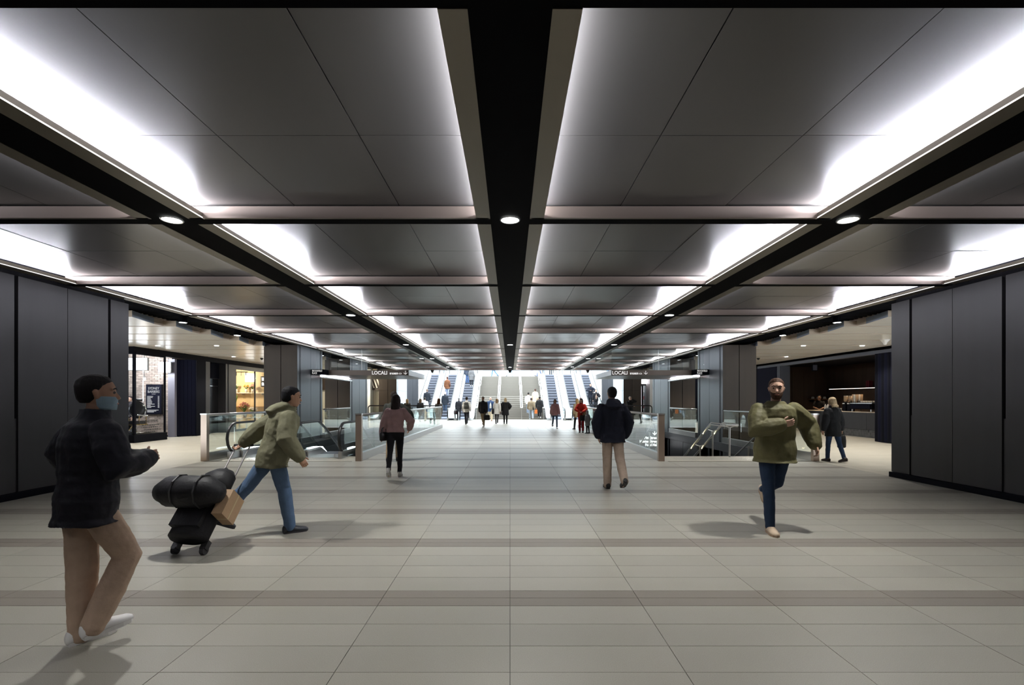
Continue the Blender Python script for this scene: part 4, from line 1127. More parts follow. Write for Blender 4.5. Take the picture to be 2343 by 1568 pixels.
    if hair:
        hh = MB()
        grow = {'bald': None}.get(hair, 1)
        hh.rings([hell(-.030, 1.575, .040, .045), hell(-.026, 1.60, .066, .068), hell(-.020, 1.645, .080, .082), hell(-.012, 1.685, .083, .095), hell(-.004, 1.72, .075, .096), hell(.0, 1.752, .050, .068), hell(.0, 1.766, .02, .028)], 18)
        if hair in ('long', 'shoulder', 'bob'):
            zl = {'long': 1.16, 'shoulder': 1.38, 'bob': 1.49}[hair]
            bk = -.075 - (.03 if puff > .02 else 0)
            hh.rings([(T((0, bk, zl)), LR @ V(.045, 0, 0), LR @ V(0, .02, 0)), (T((0, bk - .005, zl + .06)), LR @ V(.085, 0, 0), LR @ V(0, .035, 0)), (T((0, bk, 1.47)), LR @ V(.095, 0, 0), LR @ V(0, .045, 0)), (T((0, -.06, 1.57)), LR @ V(.088, 0, 0), LR @ V(0, .06, 0)), (Hd((0, -.03, 1.66)), HR @ V(.084, 0, 0), HR @ V(0, .08, 0))], 14)
            for sd in (-1, 1): hh.tube([Hd((sd * .068, .02, 1.70)), Hd((sd * .080, .015, 1.62)), T((sd * .078, .0, max(zl + .08, 1.46)))], [.022, .026, .016], 8, rnd=True)
        if hair == 'bun': hh.ball(Hd((0, -.07, 1.765)), .042, .042, .040)
        if hair == 'tail': hh.tube([Hd((0, -.085, 1.70)), Hd((0, -.125, 1.66)), T((0, -.115, 1.50)), T((0, -.10, 1.34))], [.022, .030, .026, .010], 8, rnd=True)
        if hair == 'curly':
            rr = random.Random(3)
            for k in range(40):
                a_, z_ = rr.uniform(0, 2 * PI), rr.uniform(1.56, 1.75)
                if math.sin(a_) > .45 and z_ < 1.70: continue
                f = 1 - .5 * max(0, (z_ - 1.70) / .07)
                hh.ball(Hd((.085 * math.cos(a_) * f, -.012 + .09 * math.sin(a_) * f, z_)), .026, .026, .026, 8, 5)
        ho = hh.build('hair', hm, t, True, s); PENDING.append((ho, .009 if vox > .009 else .006, 3, .006))
    if beard:
        bd = MB(); bd.rings([hell(.058, 1.517, .024, .026), hell(.050, 1.53, .046, .060), hell(.042, 1.56, .060, .074), hell(.028, 1.59, .067, .082), hell(.012, 1.63, .0725, .070)], 16)
        bo = bd.build('beard', hm, t, True, s); PENDING.append((bo, .006, 1, .003))
    if mask:
        mk = MB(); mk.rings([hell(.052, 1.53, .050, .062), hell(.046, 1.56, .060, .072), hell(.04, 1.60, .068, .080), hell(.035, 1.618, .066, .075)], 16)
        mk.build('face_mask', fab('mask_blue', (.35, .50, .62)), t, True, s, True)
    if cap:
        cm_ = fab('cap', cap); cp = MB(); cp.rings([hell(.0, 1.69, .086, .102), hell(0, 1.73, .080, .095), hell(0, 1.765, .055, .065), hell(0, 1.775, .02, .02)], 16)
        cp.rings([hell(.10, 1.688, .070, .075), hell(.10, 1.696, .066, .070)], 14)
        cp.build('cap', cm_, t, True, s, True)
    # ---- upper garment
    tm_ = fab('garment', top) if not isinstance(top, bpy.types.Material) else top
    o = .016 + puff
    hem = {'waist': .87, 'crop': .93, 'hip': .80, 'long': .70, 'thigh': .58, 'knee': .46}[tlen]
    g_ = MB()
    rs = []
    if hem < .84:
        rs.append((HIP + V(0, 0, hem - hipz), V(.172 + o * 1.1, 0, 0), V(0, .125 + o * 1.1, 0)))
        if hem < .7: rs.append((HIP + V(0, 0, (hem + .84) / 2 - hipz), V(.17 + o, 0, 0), V(0, .122 + o, 0)))
    for (z, rx, ry) in TOR[:-2]:
        if z < hem: continue
        rs.append(ell(z, rx * (.93 if fem else 1) + o + (.012 if z < 1.1 else 0), ry + o * 1.05))
    rs += [ell(1.465, .092 + o * .5, .076 + o * .5), ell(1.50, .072 + o * .3, .070 + o * .3, .004)]
    if collar: rs += [ell(1.535, .070 + o * .3, .070 + o * .3, .006)]
    g_.rings(rs, 18)
    for (S_, e, w, hd) in A:
        d = (w - e).normalized()
        if sleeves: g_.tube([S_ - V(0, 0, .0), S_ * .5 + e * .5, e, e * .5 + w * .5, w - d * .005], [.058 + o * .55, .057 + o * .85, .050 + o * .95, .045 + o * .9, .034 + o * .7], 12, rnd=True)
        else: g_.tube([S_, S_ * .35 + e * .65], [.060 + o, .058 + o], 12, rnd=True)
    if hood:
        g_.rings([(T((0, -.10 - o, 1.36)), LR @ V(.06, 0, 0), LR @ V(0, .02, 0)), (T((0, -.115 - o, 1.41)), LR @ V(.125, 0, 0), LR @ V(0, .055, 0)), (T((0, -.095 - o * .5, 1.47)), LR @ V(.135, 0, 0), LR @ V(0, .072, 0)), (T((0, -.06, 1.525)), LR @ V(.115, 0, 0), LR @ V(0, .075, 0)), (T((0, -.04, 1.555)), LR @ V(.08, 0, 0), LR @ V(0, .045, 0))], 14)
    if hoodup:
        g_.rings([hell(-.03, 1.50, .085, .085), hell(-.025, 1.58, .095, .085), hell(-.02, 1.66, .098, .095), hell(-.012, 1.73, .085, .098), hell(0, 1.785, .05, .06), hell(0, 1.80, .015, .02)], 16)
    go = g_.build('jacket' if (puff > .012 or tlen in ('long', 'thigh', 'knee')) else 'top', tm_, t, True, s)
    PENDING.append((go, .0085 if vox <= .009 else .014, 3, .020 if vox <= .009 else .008))
    if zip_:
        zp = MB(); zp.tube([T((0, .135 + o * 1.05, .90)), T((0, .112 + o * 1.08, 1.07)), T((0, .122 + o * 1.08, 1.22)), T((0, .120 + o * 1.08, 1.34)), T((0, .096 + o * 1.0, 1.44))], .011, 8)
        zp.build('zip', mat('zip_dark', (.03, .028, .025), .4), t, True, s, True)
    if inner:
        im = MB(); im.rings([ell(.96, .075, .05, .088 + o), ell(1.20, .065, .05, .085 + o), ell(1.36, .050, .04, .080 + o * .7), ell(1.47, .035, .04, .055)], 12)
        im.build('shirt_front', fab('shirt', inner), t, True, s, True)
    # ---- trousers
    pm_ = fab('trousers', pants)
    tr = MB()
    tr.rings([(HIP + V(0, 0, -.14), V(.10, 0, 0), V(0, .085, 0)), (HIP + V(0, 0, -.08), V(.165, 0, 0), V(0, .118, 0)), (HIP + V(0, 0, .02), V(.170, 0, 0), V(0, .122, 0)), (HIP + V(0, 0, .12), V(.150, 0, 0), V(0, .108, 0))], 16)
    for (H_, k, an, c) in J:
        d = (an - k).normalized()
        tr.tube([H_ + V(0, 0, .0), H_ * .5 + k * .5, k, k * .5 + an * .5, an + d * (.03 if wide > 1.2 else .01)], [.096, .082 * (1 + (wide - 1) * .4), .064 * wide, .060 * wide, .052 * wide], 14, rnd=True)
    to = tr.build('trousers', pm_, t, True, s); PENDING.append((to, .0085 if vox <= .009 else .014, 3, .014 if vox <= .009 else .005))
    # ---- shoes
    sm_ = mat('shoe', shoes, .45, 0, .4); so_ = mat('sole', sole or tuple(c * .5 for c in shoes), .6)
    for (H_, k, an, c) in J:
        RX = Matrix.Rotation(-R(c), 3, 'X')
        def rr_(y, zc, rx, rz): return (an + RX @ V(0, y, zc), RX @ V(rx, 0, 0), RX @ V(0, 0, rz))
        sh = MB(); sh.rings([rr_(-.082, -.032, .018, .022), rr_(-.074, -.030, .035, .042), rr_(-.03, -.020, .042, .056), rr_(.02, -.026, .045, .050), rr_(.07, -.038, .048, .038), rr_(.13, -.046, .050, .030), rr_(.175, -.050, .040, .024), rr_(.200, -.055, .020, .014)], 14)
        sh.tube([an + RX @ V(0, -.015, -.02), an + RX @ V(0, -.015, .03)], [.042, .042], 12)
        shoe = sh.build('shoe', sm_, t, True, s, True)
        sl_ = MB(); pr = [(-.028, -.070), (-.036, -.03), (-.038, .03), (-.046, .08), (-.048, .13), (-.036, .178), (0, .202), (.036, .178), (.048, .13), (.046, .08), (.038, .03), (.036, -.03), (.028, -.070)]
        sl_.prism(pr, -.081, -.056, 'z')
        sl_.v = [tuple(an + RX @ Vector(p)) for p in sl_.v]
        sl_.build('sole', so_, shoe, True, s)
        if vox <= .009:
            lc = MB()
            for q_ in range(3): lc.tube([an + RX @ V(-.02, .035 + q_ * .022, .006 - q_ * .010), an + RX @ V(0, .037 + q_ * .022, .012 - q_ * .010), an + RX @ V(.02, .035 + q_ * .022, .006 - q_ * .010)], .004, 6)
            lc.build('laces', mat('lace', tuple(min(1, c * 1.2 + .02) for c in shoes), .6), shoe, True, s)
    t['_'] = 0; del t['_']
    W_ = Matrix.Translation(Vector(loc)) @ Matrix.Rotation(R(yaw), 4, 'Z')
    return {'o': t, 'hand': [W_ @ (w * s) for (_, _, w, _) in A], 'T': lambda p: W_ @ (T(p) * s), 's': s, 'yaw': yaw}

def bag(label, loc, w, d, h, m_, rz=0, handle=.12, tilt=0, name='bag', strap=None, cat='bag'):
    """soft bag whose handle tops out at loc"""
    t = thing(name, label, cat, loc, R(rz)); t.rotation_euler = (R(tilt), 0, R(rz))
    z1 = -handle
    MB().rings([((0, 0, z1 - h), (w * .42, 0, 0), (0, d * .42, 0)), ((0, 0, z1 - h * .93), (w * .52, 0, 0), (0, d * .54, 0)), ((0, 0, z1 - h * .4), (w * .54, 0, 0), (0, d * .56, 0)), ((0, 0, z1 - h * .05), (w * .50, 0, 0), (0, d * .42, 0)), ((0, 0, z1), (w * .46, 0, 0), (0, d * .3, 0))], 16).build('body', m_, t, True, 1, True)
    for q in (-1, 1):
        MB().tube([(-w * .28, q * d * .2, z1 - .01), (-w * .2, q * d * .1, z1 * .25), (0, q * .01, 0), (w * .2, q * d * .1, z1 * .25), (w * .28, q * d * .2, z1 - .01)], .008, 6).build('handle', m_, t, True, 1, True)
    return t
def paper_bag(label, loc, w, d, h, col, rz=0):
    t = thing('paper_bag', label, 'bag', loc, R(rz))
    mm = mat('kraft', col, .7, bump=(20, .3))
    q = MB(); q.box(-w / 2, w / 2, -d / 2, d / 2, -.12 - h, -.12); q.build('body', mm, t, True)
    MB().prism([(-w / 2, -.12), (w / 2, -.12), (w / 2 - .02, -.095), (-w / 2 + .02, -.095)], -d / 2 - .002, -d / 2 + .004, 'y').build('flap', mm, t, True)
    for s_ in (-1, 1): MB().tube([(-w * .2, s_ * d * .4, -.12), (-w * .15, s_ * d * .2, -.02), (0, 0, 0), (w * .15, s_ * d * .2, -.02), (w * .2, s_ * d * .4, -.12)], .005, 6).build('handle', mm, t, True)
    return t
def backpack(label, P, col, hgt=.42, w=.28):
    c = P['T']((0, -.215, 1.20)); t = thing('backpack', label, 'bag', c, R(P['yaw'])); mm = fab('backpack', col, .6)
    MB().rings([((0, 0, -hgt / 2), (w * .42, 0, 0), (0, .06, 0)), ((0, -.01, -hgt * .42), (w * .5, 0, 0), (0, .085, 0)), ((0, -.01, 0), (w * .5, 0, 0), (0, .085, 0)), ((0, 0, hgt * .38), (w * .46, 0, 0), (0, .075, 0)), ((0, .01, hgt / 2), (w * .3, 0, 0), (0, .045, 0))], 16).build('body', mm, t, True, 1, True)
    MB().rings([((0, -.085, -.17), (w * .34, 0, 0), (0, .02, 0)), ((0, -.09, -.10), (w * .38, 0, 0), (0, .035, 0)), ((0, -.09, 0), (w * .36, 0, 0), (0, .03, 0)), ((0, -.085, .03), (w * .3, 0, 0), (0, .01, 0))], 12).build('front_pocket', fab('pocket', tuple(c_ * 1.3 for c_ in col), .6), t, True, 1, True)
    for q in (-1, 1): MB().tube([(q * .09, .04, hgt * .42), (q * .11, .16, hgt * .52), (q * .12, .31, .12), (q * .12, .2, -.15), (q * .11, .06, -hgt * .4)], .016, 8, flat=.5).build('strap', mm, t, True, 1, True)
    return t
def at(px, py): 
    y = 1.55 * 1106.4 / (py - 916); return ((px - 1167) / 1106.4 * y, y, 0)

NEAR = .0085
def quilt():
    m = fab('puffer_black', (.006, .006, .010), .7, (25, .4)); nt = m.node_tree
    tc = nt.nodes.new('ShaderNodeTexCoord'); wv_ = nt.nodes.new('ShaderNodeTexWave'); wv_.bands_direction = 'Z'; wv_.inputs['Scale'].default_value = 4.6; wv_.inputs['Distortion'].default_value = .6; wv_.inputs['Detail Scale'].default_value = 2
    bp = nt.nodes.new('ShaderNodeBump'); bp.inputs['Strength'].default_value = .25; bp.inputs['Distance'].default_value = .012
    old = nt.nodes['Principled BSDF'].inputs['Normal'].links[0].from_socket
    nt.links.new(tc.outputs['Object'], wv_.inputs['Vector']); nt.links.new(wv_.outputs['Fac'], bp.inputs['Height']); nt.links.new(old, bp.inputs['Normal'])
    nt.links.new(bp.outputs[0], nt.nodes['Principled BSDF'].inputs['Normal'])
    return m
# five walkers near the camera
P1 = person('person in a black puffer jacket, face mask and beige trousers, nearest the camera', (-2.68, 3.06, 0), -30, 1.70, NEAR, lean=4, turn=0,
       legs=((1, 2, 0), (26, 50, -6)), arms=((V(-.40, .12, 1.02), V(-1, -.6, .1), {'thumb': (.4, 1, .3), 'curl': 25}), (V(.20, .24, 1.22), V(.8, -.5, -.8), {'thumb': (-.4, .1, 1), 'curl': 35})),
       top=quilt(), puff=.034, tlen='hip', pants=(.46, .335, .255), wide=1.35, shoes=(.80, .79, .80), sole=(.75, .74, .74), hair='short', hcol=(.012, .010, .010), skin='tan', look=-22, mask=True)
P2 = person('person in an olive hooded jacket and blue jeans pulling a black suitcase', (-2.75, 5.62, 0), -55, 1.74, NEAR, lean=16,
       legs=((-36, 6, 25), (14, 6, 0)), arms=((V(-.36, -.36, .90), V(-.6, -.7, .1), {'thumb': (1, .4, .2), 'curl': 48}), (V(.30, .22, .98), V(.4, -1, 0), {'thumb': (0, 1, .2), 'curl': 30})),
       top=fab('jacket_olive', (.17, .165, .105), .8, (14, .7)), puff=.045, tlen='hip', hood=True, pants=(.085, .14, .24), wide=1.2, shoes=(.03, .035, .045), sole=(.02, .02, .025), hcol=(.008, .008, .010), skin='tan', nod=4)
P3 = person('person with long dark hair in a dusty pink top and black trousers', (-2.31, 9.75, 0), 6, 1.66, NEAR, fem=True, lean=3,
       legs=((-26, 12, 30), (6, 4, 0)), arms=((V(-.30, .06, .88), V(-.6, -1, 0)), (V(.27, .20, 1.02), V(.8, -.8, -.1))),
       top=fab('top_pink', (.42, .27, .275), .8, (14, .5)), puff=.020, tlen='waist', collar=False, pants=(.008, .008, .010), wide=.92, shoes=(.75, .74, .72), sole=(.7, .7, .68), hair='long', hcol=(.012, .008, .007))
P3b = person('person in a dark shirt and khaki trousers walking just beyond the pink top', (-2.95, 12.25, 0), 0, 1.78, .012, lean=3, legs=((-12, 6, 6), (14, 14, 0)),
       arms=((V(-.26, .06, .84), V(-.5, -1, 0)), (V(.42, .26, 1.10), V(.8, -.7, -.2))), top=(.03, .032, .028), pants=(.38, .29, .19), wide=1.1, shoes=(.02, .02, .02), skin='tan')
P4 = person('person in a navy hooded jacket and beige trousers, hands in pockets', (1.80, 8.50, 0), 3, 1.77, NEAR, lean=2,
       legs=((2, 2, 0), (-20, 22, 25)), arms=((V(-.235, .05, .90), V(-1, -.75, .1)), (V(.235, .05, .90), V(1, -.75, .1))),
       top=fab('jacket_navy', (.006, .008, .018), .7, (14, .5)), puff=.036, tlen='hip', hood=True, pants=(.40, .31, .25), wide=1.25, shoes=(.012, .012, .012), sole=(.01, .01, .01), hcol=(.01, .008, .008))
P5 = person('bearded person in an olive bomber jacket striding towards the camera, arm across chest', (3.13, 5.72, 0), 172, 1.80, NEAR, lean=3,
       legs=((-22, 48, 35), (8, 4, 0)), arms=((V(-.42, .02, 1.00), V(-.8, -.8, 0), {'thumb': (0, 1, .3), 'curl': 40}), (V(.02, .22, 1.25), V(.9, .1, -.6), {'thumb': (0, .2, 1), 'curl': 30})),
       top=fab('bomber_olive', (.115, .105, .048), .65, (14, .7)), puff=.045, tlen='hip', pants=(.012, .025, .055), wide=1.02, shoes=(.52, .40, .29), sole=(.35, .24, .16), hair='short', hcol=(.05, .025, .015), beard=True, look=-18, collar=False)
P6 = person('blond person in a black jacket and dark jeans walking into the right concourse', (8.12, 12.15, 0), 8, 1.62, .0085, fem=True, lean=3,
       legs=((10, 6, 0), (-14, 10, 12)), arms=((V(-.27, .04, .84), V(-.5, -1, 0)), (V(.30, .05, .84), V(.6, -1, 0))),
       top=(.008, .008, .009), puff=.03, tlen='long', pants=(.018, .035, .075), wide=.95, shoes=(.03, .02, .018), hair='bob', hcol=(.34, .25, .15))
bag('black shoulder bag held low by the blond walker', tuple(P6['hand'][1] + V(.02, .02, -.05)), .26, .12, .30, fab('black_cloth', (.01, .01, .011)), 20)
bag('small black handbag at the hip of the pink top', tuple(P3['T']((-.24, -.04, 1.06))), .20, .09, .17, mat('black_leather_bag', (.015, .013, .014), .35), 60, .10)
# suitcase with bags strapped on it
hp = P2['hand'][0]
sx, sy = -3.22, 4.86
tl = math.atan2(math.hypot(hp.x - sx, hp.y - sy), hp.z - .08)
sc_ = thing('suitcase', 'black wheeled suitcase tilted behind the olive jacket', 'suitcase', (sx, sy, .045), 0)
sc_.rotation_mode = 'XYZ'
hd_ = math.atan2(hp.y - sy, hp.x - sx)
sc_.rotation_euler = (-tl, 0, hd_ - PI / 2)
bk_ = fab('suitcase_black', (.010, .010, .012), .55, (40, .4)); pl = mat('suitcase_trim', (.02, .02, .022), .4)
L_ = math.hypot(math.hypot(hp.x - sx, hp.y - sy), hp.z - .045)
MB().rings([((0, -.10, .05), (.17, 0, 0), (0, .10, 0)), ((0, -.10, .08), (.205, 0, 0), (0, .125, 0)), ((0, -.10, .55), (.205, 0, 0), (0, .125, 0)), ((0, -.10, .60), (.17, 0, 0), (0, .10, 0))], 24).build('body', bk_, sc_, True, 1, True)
MB().box(-.15, .15, -.255, -.20, .14, .48).build('front_pocket', bk_, sc_, True)
for x in (-.15, .15):
    MB().tube([(x - .02, .0, .0), (x + .02, .0, .0)], .045, 14).build('wheel', pl, sc_, True)
    MB().box(x - .03, x + .03, -.04, .02, .0, .09).build('wheel_bracket', pl, sc_, True)
    MB().tube([(x * .55, .0, .35), (x * .55, .0, L_ - .02)], .009, 8).build('pull_rod', M['steel'], sc_, True)
MB().tube([(-.11, .0, L_ - .02), (.11, .0, L_ - .02)], .016, 10, rnd=True).build('pull_handle', pl, sc_, True, 1, True)
MB().box(-.06, .06, -.26, -.255, .40, .405).build('zip', M['steel'], sc_, True)
df_ = thing('duffel_bag', 'round black holdall strapped across the upper side of the suitcase', 'bag', (sx, sy, .045)); df_.rotation_euler = sc_.rotation_euler
MB().tube([(-.30, -.34, .46), (-.25, -.35, .46), (-.02, -.36, .455), (.18, -.35, .46), (.23, -.34, .46)], [.125, .155, .165, .155, .12], 18, rnd=True).build('body', bk_, df_, True, 1, True)
for x in (-.12, .12): MB().tube([(x, -.36 + .166 * math.cos(k / 10 * 2 * PI), .46 + .166 * math.sin(k / 10 * 2 * PI)) for k in range(11)], .010, 6).build('strap', pl, df_, True)
bp_ = thing('backpack', 'black backpack lying along the top of the suitcase towards the handle', 'bag', (sx, sy, .045)); bp_.rotation_euler = sc_.rotation_euler
MB().rings([((0, -.10, .615), (.15, 0, 0), (0, .09, 0)), ((0, -.11, .65), (.18, 0, 0), (0, .12, 0)), ((0, -.10, .80), (.17, 0, 0), (0, .11, 0)), ((0, -.08, .88), (.11, 0, 0), (0, .07, 0))], 18).build('body', bk_, bp_, True, 1, True)
MB().tube([(-.06, -.08, .88), (0, -.08, .93), (.06, -.08, .88)], .01, 6).build('grab_loop', pl, bp_, True)
kb = thing('paper_parcel', 'brown paper parcel tucked against the side of the suitcase', 'parcel', (sx, sy, .045)); kb.rotation_euler = sc_.rotation_euler
MB().box(.215, .33, -.24, .0, .28, .56).build('parcel', mat('brown_paper', (.42, .28, .17), .7, bump=(20, .3)), kb, True)
MB().box(.214, .332, -.13, -.11, .279, .561).build('tape', mat('tape', (.5, .38, .22), .4), kb, True)

# people towards and on the escalators
def esc_z(y, y0=37.45, flat=.95): return max(0, min(RISE, round((y - y0 - flat) * math.tan(R(30)) / .231) * .231))
F = .016
def far(label, x, y, yaw=0, z=0, h=1.72, **k): return person(label, (x, y, z), yaw, h, k.pop('vox', F), **k)
far('person with long auburn hair, white blouse and wide brown trousers', -4.05, 27.4, -6, h=1.68, fem=True, top=(.62, .60, .57), pants=(.24, .16, .10), wide=1.5, hair='long', hcol=(.17, .07, .03), collar=False, shoes=(.03, .03, .03), arms='walk')
m1 = far('person in a dark sweater and khaki trousers walking towards the camera with a black bag', -1.56, 28.1, 170, h=1.78, top=(.012, .012, .015), puff=.02, pants=(.25, .19, .12), shoes=(.5, .45, .4), hcol=(.015, .012, .01), skin='tan', arms='walk')
bag('black soft bag carried by the person in the dark sweater', tuple(m1['hand'][0] + V(0, 0, -.06)), .34, .16, .30, fab('bag_black', (.015, .013, .013)), 10)
far('bald person in a blue blazer and cream trousers facing the camera below the stairs', -1.46, 36.2, 182, h=1.80, top=(.03, .06, .14), puff=.015, tlen='long', inner=(.8, .8, .78), pants=(.62, .52, .36), hair=None, skin='fair', shoes=(.25, .14, .08), arms='walk', wide=1.1)
w1_ = far('person with blond hair, white sweater and black leggings walking towards the stairs', -.86, 31.6, -4, h=1.68, fem=True, top=(.70, .69, .66), puff=.03, tlen='long', pants=(.012, .012, .014), wide=.85, hair='shoulder', hcol=(.28, .18, .09), shoes=(.03, .03, .03))
bag('black tote on the shoulder of the white sweater', tuple(w1_['T']((-.28, -.02, 1.22))), .28, .13, .34, fab('tote_black', (.02, .018, .018)), 80, .16)
w2_ = far('person with blond hair in a flared black coat, right in front of the stairs', -.30, 31.7, 2, h=1.70, fem=True, top=(.008, .008, .009), puff=.05, tlen='thigh', pants=(.01, .01, .011), wide=1.0, hair='shoulder', hcol=(.36, .27, .16), legs=((6, 4, 0), (-8, 6, 4)), arms=((V(-.28, .08, .92), V(-1, -.6, 0)), (V(.24, .2, 1.02), V(1, -.6, 0))))
bag('grey handbag held by the black coat', tuple(w2_['hand'][0]), .24, .10, .20, fab('bag_grey', (.12, .12, .12)), 10, .08)
m2 = far('person in a white shirt with a dark backpack walking to the left escalators', -2.76, 30.7, -3, h=1.78, top=(.68, .66, .62), puff=.015, pants=(.015, .016, .022), hcol=(.03, .02, .015), shoes=(.02, .02, .02))
backpack('dark grey backpack on the white shirt near the left escalators', m2, (.045, .045, .04))
m3 = far('person in black boarding the left escalator nearest the stairs', -3.95, 37.3, 0, h=1.74, top=(.02, .02, .025), puff=.02, pants=(.015, .015, .02), tlen='long', hcol=(.2, .2, .2), legs=((4, 2, 0), (-6, 8, 4)))
bag('dark bag with red trim carried onto the left escalator', tuple(m3['hand'][0] + V(0, 0, -.02)), .30, .16, .30, fab('bag_dark_red', (.06, .02, .02)), 0)
ST = ((2, 2, 0), (-3, 3, 0))
far('person in a dark suit standing on the outermost left escalator', -6.82, 39.7, 0, esc_z(39.7), 1.76, legs=ST, arms='down', top=(.018, .022, .03), puff=.02, tlen='long', pants=(.02, .024, .035), hair='short', hcol=(.20, .14, .10))
m4 = far('person in a white shirt with a pale backpack at the outermost left escalator', -6.55, 37.1, 8, 0, 1.76, legs=ST, arms='down', top=(.74, .73, .72), puff=.02, pants=(.10, .14, .22), hcol=(.03, .025, .02), shoes=(.6, .6, .6))
backpack('pale grey backpack on the white shirt at the outermost escalator', m4, (.45, .44, .43))
far('person with dark blond hair in a black jacket beside the white backpack', -6.35, 34.2, -8, 0, 1.68, fem=True, top=(.02, .018, .018), puff=.02, hair='long', hcol=(.13, .08, .045), pants=(.03, .03, .04), arms='down')
far('person with light hair in a dark striped jacket by the bright far column', -6.85, 32.2, 10, 0, 1.66, fem=True, top=(.05, .042, .03), puff=.02, hair='shoulder', hcol=(.30, .21, .12), pants=(.02, .02, .025), arms='down')
far('white haired person in a dark jacket riding the middle left escalator', -5.30, 39.4, 0, esc_z(39.4) , 1.76, legs=ST, arms='down', top=(.018, .024, .035), puff=.02, tlen='long', pants=(.05, .08, .14), hair='short', hcol=(.70, .66, .60))
w3 = far('person with a hair bun in a rust brown coat higher up the middle left escalator', -5.42, 41.7, 0, esc_z(41.7), 1.70, fem=True, legs=ST, arms='down', top=(.16, .065, .030), puff=.03, tlen='long', pants=(.35, .40, .55), hair='bun', hcol=(.08, .03, .02))
bag('brown shoulder bag on the rust brown coat', tuple(w3['T']((.25, -.06, 1.3))), .24, .12, .22, fab('bag_brown', (.10, .05, .04)), 80, .12)
far('person in a dark blue jacket and jeans near the top of a left escalator', -3.84, 43.6, 0, esc_z(43.6), 1.78, legs=ST, arms='down', top=(.045, .055, .08), puff=.025, pants=(.08, .14, .30), hcol=(.03, .025, .02))
far('person in a grey coat and black trousers beside the dark blue jacket on the escalator', -3.44, 43.2, 0, esc_z(43.2), 1.72, fem=True, legs=ST, arms='down', top=(.13, .13, .135), puff=.025, tlen='thigh', pants=(.02, .02, .025), shoes=(.75, .75, .75), hair='tail', hcol=(.08, .06, .05), wide=.85)
# on the stairs
far('person in a white shirt and pale jeans starting up the wide stairs', 1.50, 39.6, -8, stair_z(39.65), 1.76, top=(.75, .74, .73), puff=.015, pants=(.22, .30, .42), hcol=(.02, .018, .016), shoes=(.3, .3, .3), legs=((20, 30, 0), (-8, 6, 8)))
m5 = far('person in a tan corduroy jacket and grey jeans at the foot of the wide stairs', 1.68, 38.3, 4, 0, 1.76, top=(.20, .155, .10), puff=.03, pants=(.22, .25, .28), hcol=(.03, .02, .018), shoes=(.55, .55, .55), wide=1.15)
bag('black bag slung on the tan jacket', tuple(m5['T']((.22, -.1, 1.15))), .28, .12, .22, fab('bag_sling', (.03, .028, .028)), 20, .12)
paper_bag('orange paper bag carried beside the tan jacket on the stairs', (2.08, 38.75, .72 + .17), .22, .10, .30, (.75, .20, .04), 0)
far('person with a dark ponytail in a cream coat climbing the wide stairs', 2.10, 40.3, 0, stair_z(40.35), 1.68, fem=True, top=(.72, .58, .40), puff=.03, tlen='thigh', pants=(.5, .42, .3), hair='tail', hcol=(.05, .025, .018), legs=((20, 30, 0), (-8, 6, 8)))
far('person in a long black coat and cap at the right edge of the wide stairs', 2.38, 39.0, -4, stair_z(39.05), 1.74, top=(.012, .012, .013), puff=.04, tlen='knee', pants=(.015, .015, .016), cap=(.02, .02, .02), shoes=(.75, .75, .75), legs=((16, 24, 0), (-8, 6, 8)))
# right half
far('person in a pink sweater and jeans walking towards the camera', 2.47, 26.6, 184, h=1.62, fem=True, top=(.38, .20, .20), puff=.025, pants=(.06, .09, .14), wide=.9, hair='bob', hcol=(.04, .022, .018), shoes=(.4, .4, .42), skin='tan')
r1 = far('person dressed all in red, looking down at the hands', 3.42, 23.2, 168, h=1.64, fem=True, vox=.012, top=(.50, .030, .018), puff=.02, pants=(.30, .008, .012), wide=1.05, hair='shoulder', hcol=(.015, .012, .012), nod=26, legs=((2, 2, 0), (-3, 4, 0)), shoes=(.25, .22, .2), arms=((V(-.08, .26, 1.08), V(-1, -.3, -.3)), (V(.08, .26, 1.10), V(1, -.3, -.3))))
hb_ = thing('hair_band', 'red hair band worn by the person all in red', 'hair band', tuple(r1['T']((0, -.01, 1.70))), R(168)); MB().tube([(.088 * math.cos(k / 8 * PI), .0, .075 * math.sin(k / 8 * PI)) for k in range(9)], .010, 6).build('band', fab('band_red', (.7, .03, .02)), hb_, True, 1, True)
paper_bag('brown paper shopping bag hanging from the arm of the person in red', (3.60, 23.02, 1.10), .27, .13, .32, (.46, .31, .17), -15)
bag('black bag hanging in front of the person in red', (3.44, 22.92, .95), .26, .12, .26, fab('bag_blk', (.015, .014, .014)), 0, .12)
person('child in a grey hooded coat and black trousers standing beside the person in red', (3.62, 22.55, 0), 40, 1.06, .012, fem=True, top=(.24, .24, .25), puff=.035, tlen='thigh', hoodup=True, pants=(.012, .012, .014), wide=1.1, legs=((2, 2, 0), (-3, 4, 0)), arms='down', hair='short')
far('person with loose blond hair in a tan coat behind the person in red', 3.55, 25.4, 20, h=1.66, fem=True, top=(.34, .25, .15), puff=.02, hair='long', hcol=(.45, .30, .15), pants=(.03, .03, .035), arms='down', tlen='long')
far('person in a long dark coat, higher of two on the outermost right escalator', 6.72, 40.4, 180, esc_z(40.4), 1.76, legs=ST, arms=((V(-.2, .3, 1.1), V(-1, -.3, 0)), (V(.1, .28, 1.2), V(1, -.3, -.2))), top=(.015, .018, .03), puff=.03, tlen='thigh', pants=(.015, .015, .02), hcol=(.03, .022, .02))
far('person in a black open-necked jacket, lower of two on the outermost right escalator', 7.05, 39.7, 180, esc_z(39.7), 1.74, legs=ST, arms=((V(-.1, .28, 1.15), V(-1, -.3, 0)), (V(.26, .03, .85), V(1, -.6, 0))), top=(.012, .012, .016), puff=.02, pants=(.02, .02, .025), inner=(.4, .28, .22), hcol=(.10, .07, .05))
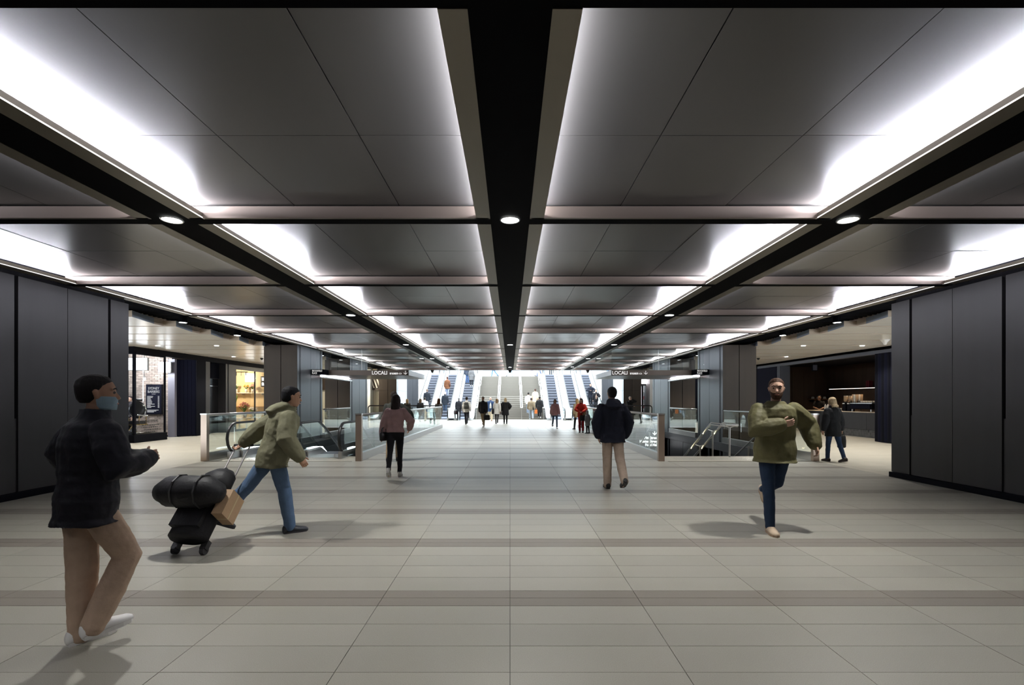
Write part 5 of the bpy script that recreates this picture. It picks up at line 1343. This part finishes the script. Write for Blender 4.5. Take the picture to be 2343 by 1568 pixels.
far('person in black with grey hair, hand to the face, by the far right column', 7.75, 31.3, 190, h=1.78, legs=ST, arms=((V(-.05, .2, 1.58), V(-1, .2, -.6)), (V(-.10, .24, 1.15), V(1, -.2, -.3))), top=(.010, .010, .011), puff=.02, pants=(.012, .012, .014), hair='short', hcol=(.35, .33, .31))
far('person in dark clothes at the top of the right escalator nearest the stairs', 3.84, 45.6, 0, RISE, 1.76, legs=ST, arms='down', top=(.02, .02, .025), puff=.02, pants=(.025, .027, .035))
far('person in a blue jacket at street level above the left part of the stairs', -1.62, 48.3, 90, RISE, 1.76, arms='walk', top=(.04, .09, .22), puff=.02, pants=(.05, .12, .30))
far('person in pale blue walking along the street level above the middle of the stairs', .05, 48.6, -90, RISE, 1.72, arms='walk', top=(.2, .3, .5), pants=(.18, .35, .70), shoes=(.1, .1, .1))
far('person in lilac at street level above the right part of the stairs', 2.2, 48.4, 100, RISE, 1.7, fem=True, arms='walk', top=(.5, .45, .65), pants=(.30, .30, .55))
far('person in navy beside the lilac one at street level', 2.95, 49.0, 90, RISE, 1.76, arms='walk', top=(.03, .04, .10), pants=(.03, .05, .14))
# cafe and barber staff
far('person in a black t-shirt with joined hands behind the cafe counter', 15.95, 24.95, 150, h=1.78, vox=.012, legs=ST, top=(.008, .008, .009), sleeves=False, collar=False, pants=(.012, .012, .013), skin='tan', hcol=(.012, .01, .01), arms=((V(-.05, .30, 1.10), V(-1, -.3, -.3)), (V(.05, .30, 1.10), V(1, -.3, -.3))), look=-20)
far('red haired person bending behind the espresso machine', 16.0, 22.9, 150, h=1.60, fem=True, legs=ST, arms='walk', top=(.03, .02, .02), hair='shoulder', hcol=(.32, .10, .03), pants=(.02, .02, .02), lean=10)
far('person in grey standing behind the barber chair', -15.35, 19.6, 170, h=1.70, legs=ST, arms='walk', top=(.04, .035, .04), hcol=(.03, .02, .02), pants=(.02, .02, .02))

# ------------------------------------------------------------------ grow the pending surfaces in one pass
tex = bpy.data.textures.new('wrinkles', 'CLOUDS'); tex.noise_scale = .10; tex.noise_depth = 2
for it in PENDING:
    ob, vx, sm, wr = it[:4]
    r_ = ob.modifiers.new('grow', 'REMESH'); r_.mode = 'VOXEL'; r_.voxel_size = vx; r_.use_smooth_shade = True
    q_ = ob.modifiers.new('soften', 'SMOOTH'); q_.factor = .5; q_.iterations = sm
    if wr:
        dsp = ob.modifiers.new('wrinkle', 'DISPLACE'); dsp.texture = tex; dsp.strength = wr; dsp.mid_level = .5; dsp.texture_coords = 'LOCAL'
bpy.context.view_layer.update()
dg = bpy.context.evaluated_depsgraph_get()
new = [bpy.data.meshes.new_from_object(it[0].evaluated_get(dg)) for it in PENDING]
for it, me in zip(PENDING, new):
    it[0].modifiers.clear(); it[0].data = me
for it in PENDING:                                   # far figures: hands join the body's own mesh
    if len(it) > 4:
        body, hands = it[4], it[0]
        a, b = body.data, hands.data
        va = [v.co[:] for v in a.vertices]; n0 = len(va)
        fa = [tuple(p.vertices) for p in a.polygons] + [tuple(i + n0 for i in p.vertices) for p in b.polygons]
        me = bpy.data.meshes.new('body'); me.from_pydata(va + [v.co[:] for v in b.vertices], [], fa)
        me.materials.append(a.materials[0]); me.polygons.foreach_set('use_smooth', [True] * len(me.polygons)); me.update()
        body.data = me; bpy.data.objects.remove(hands)
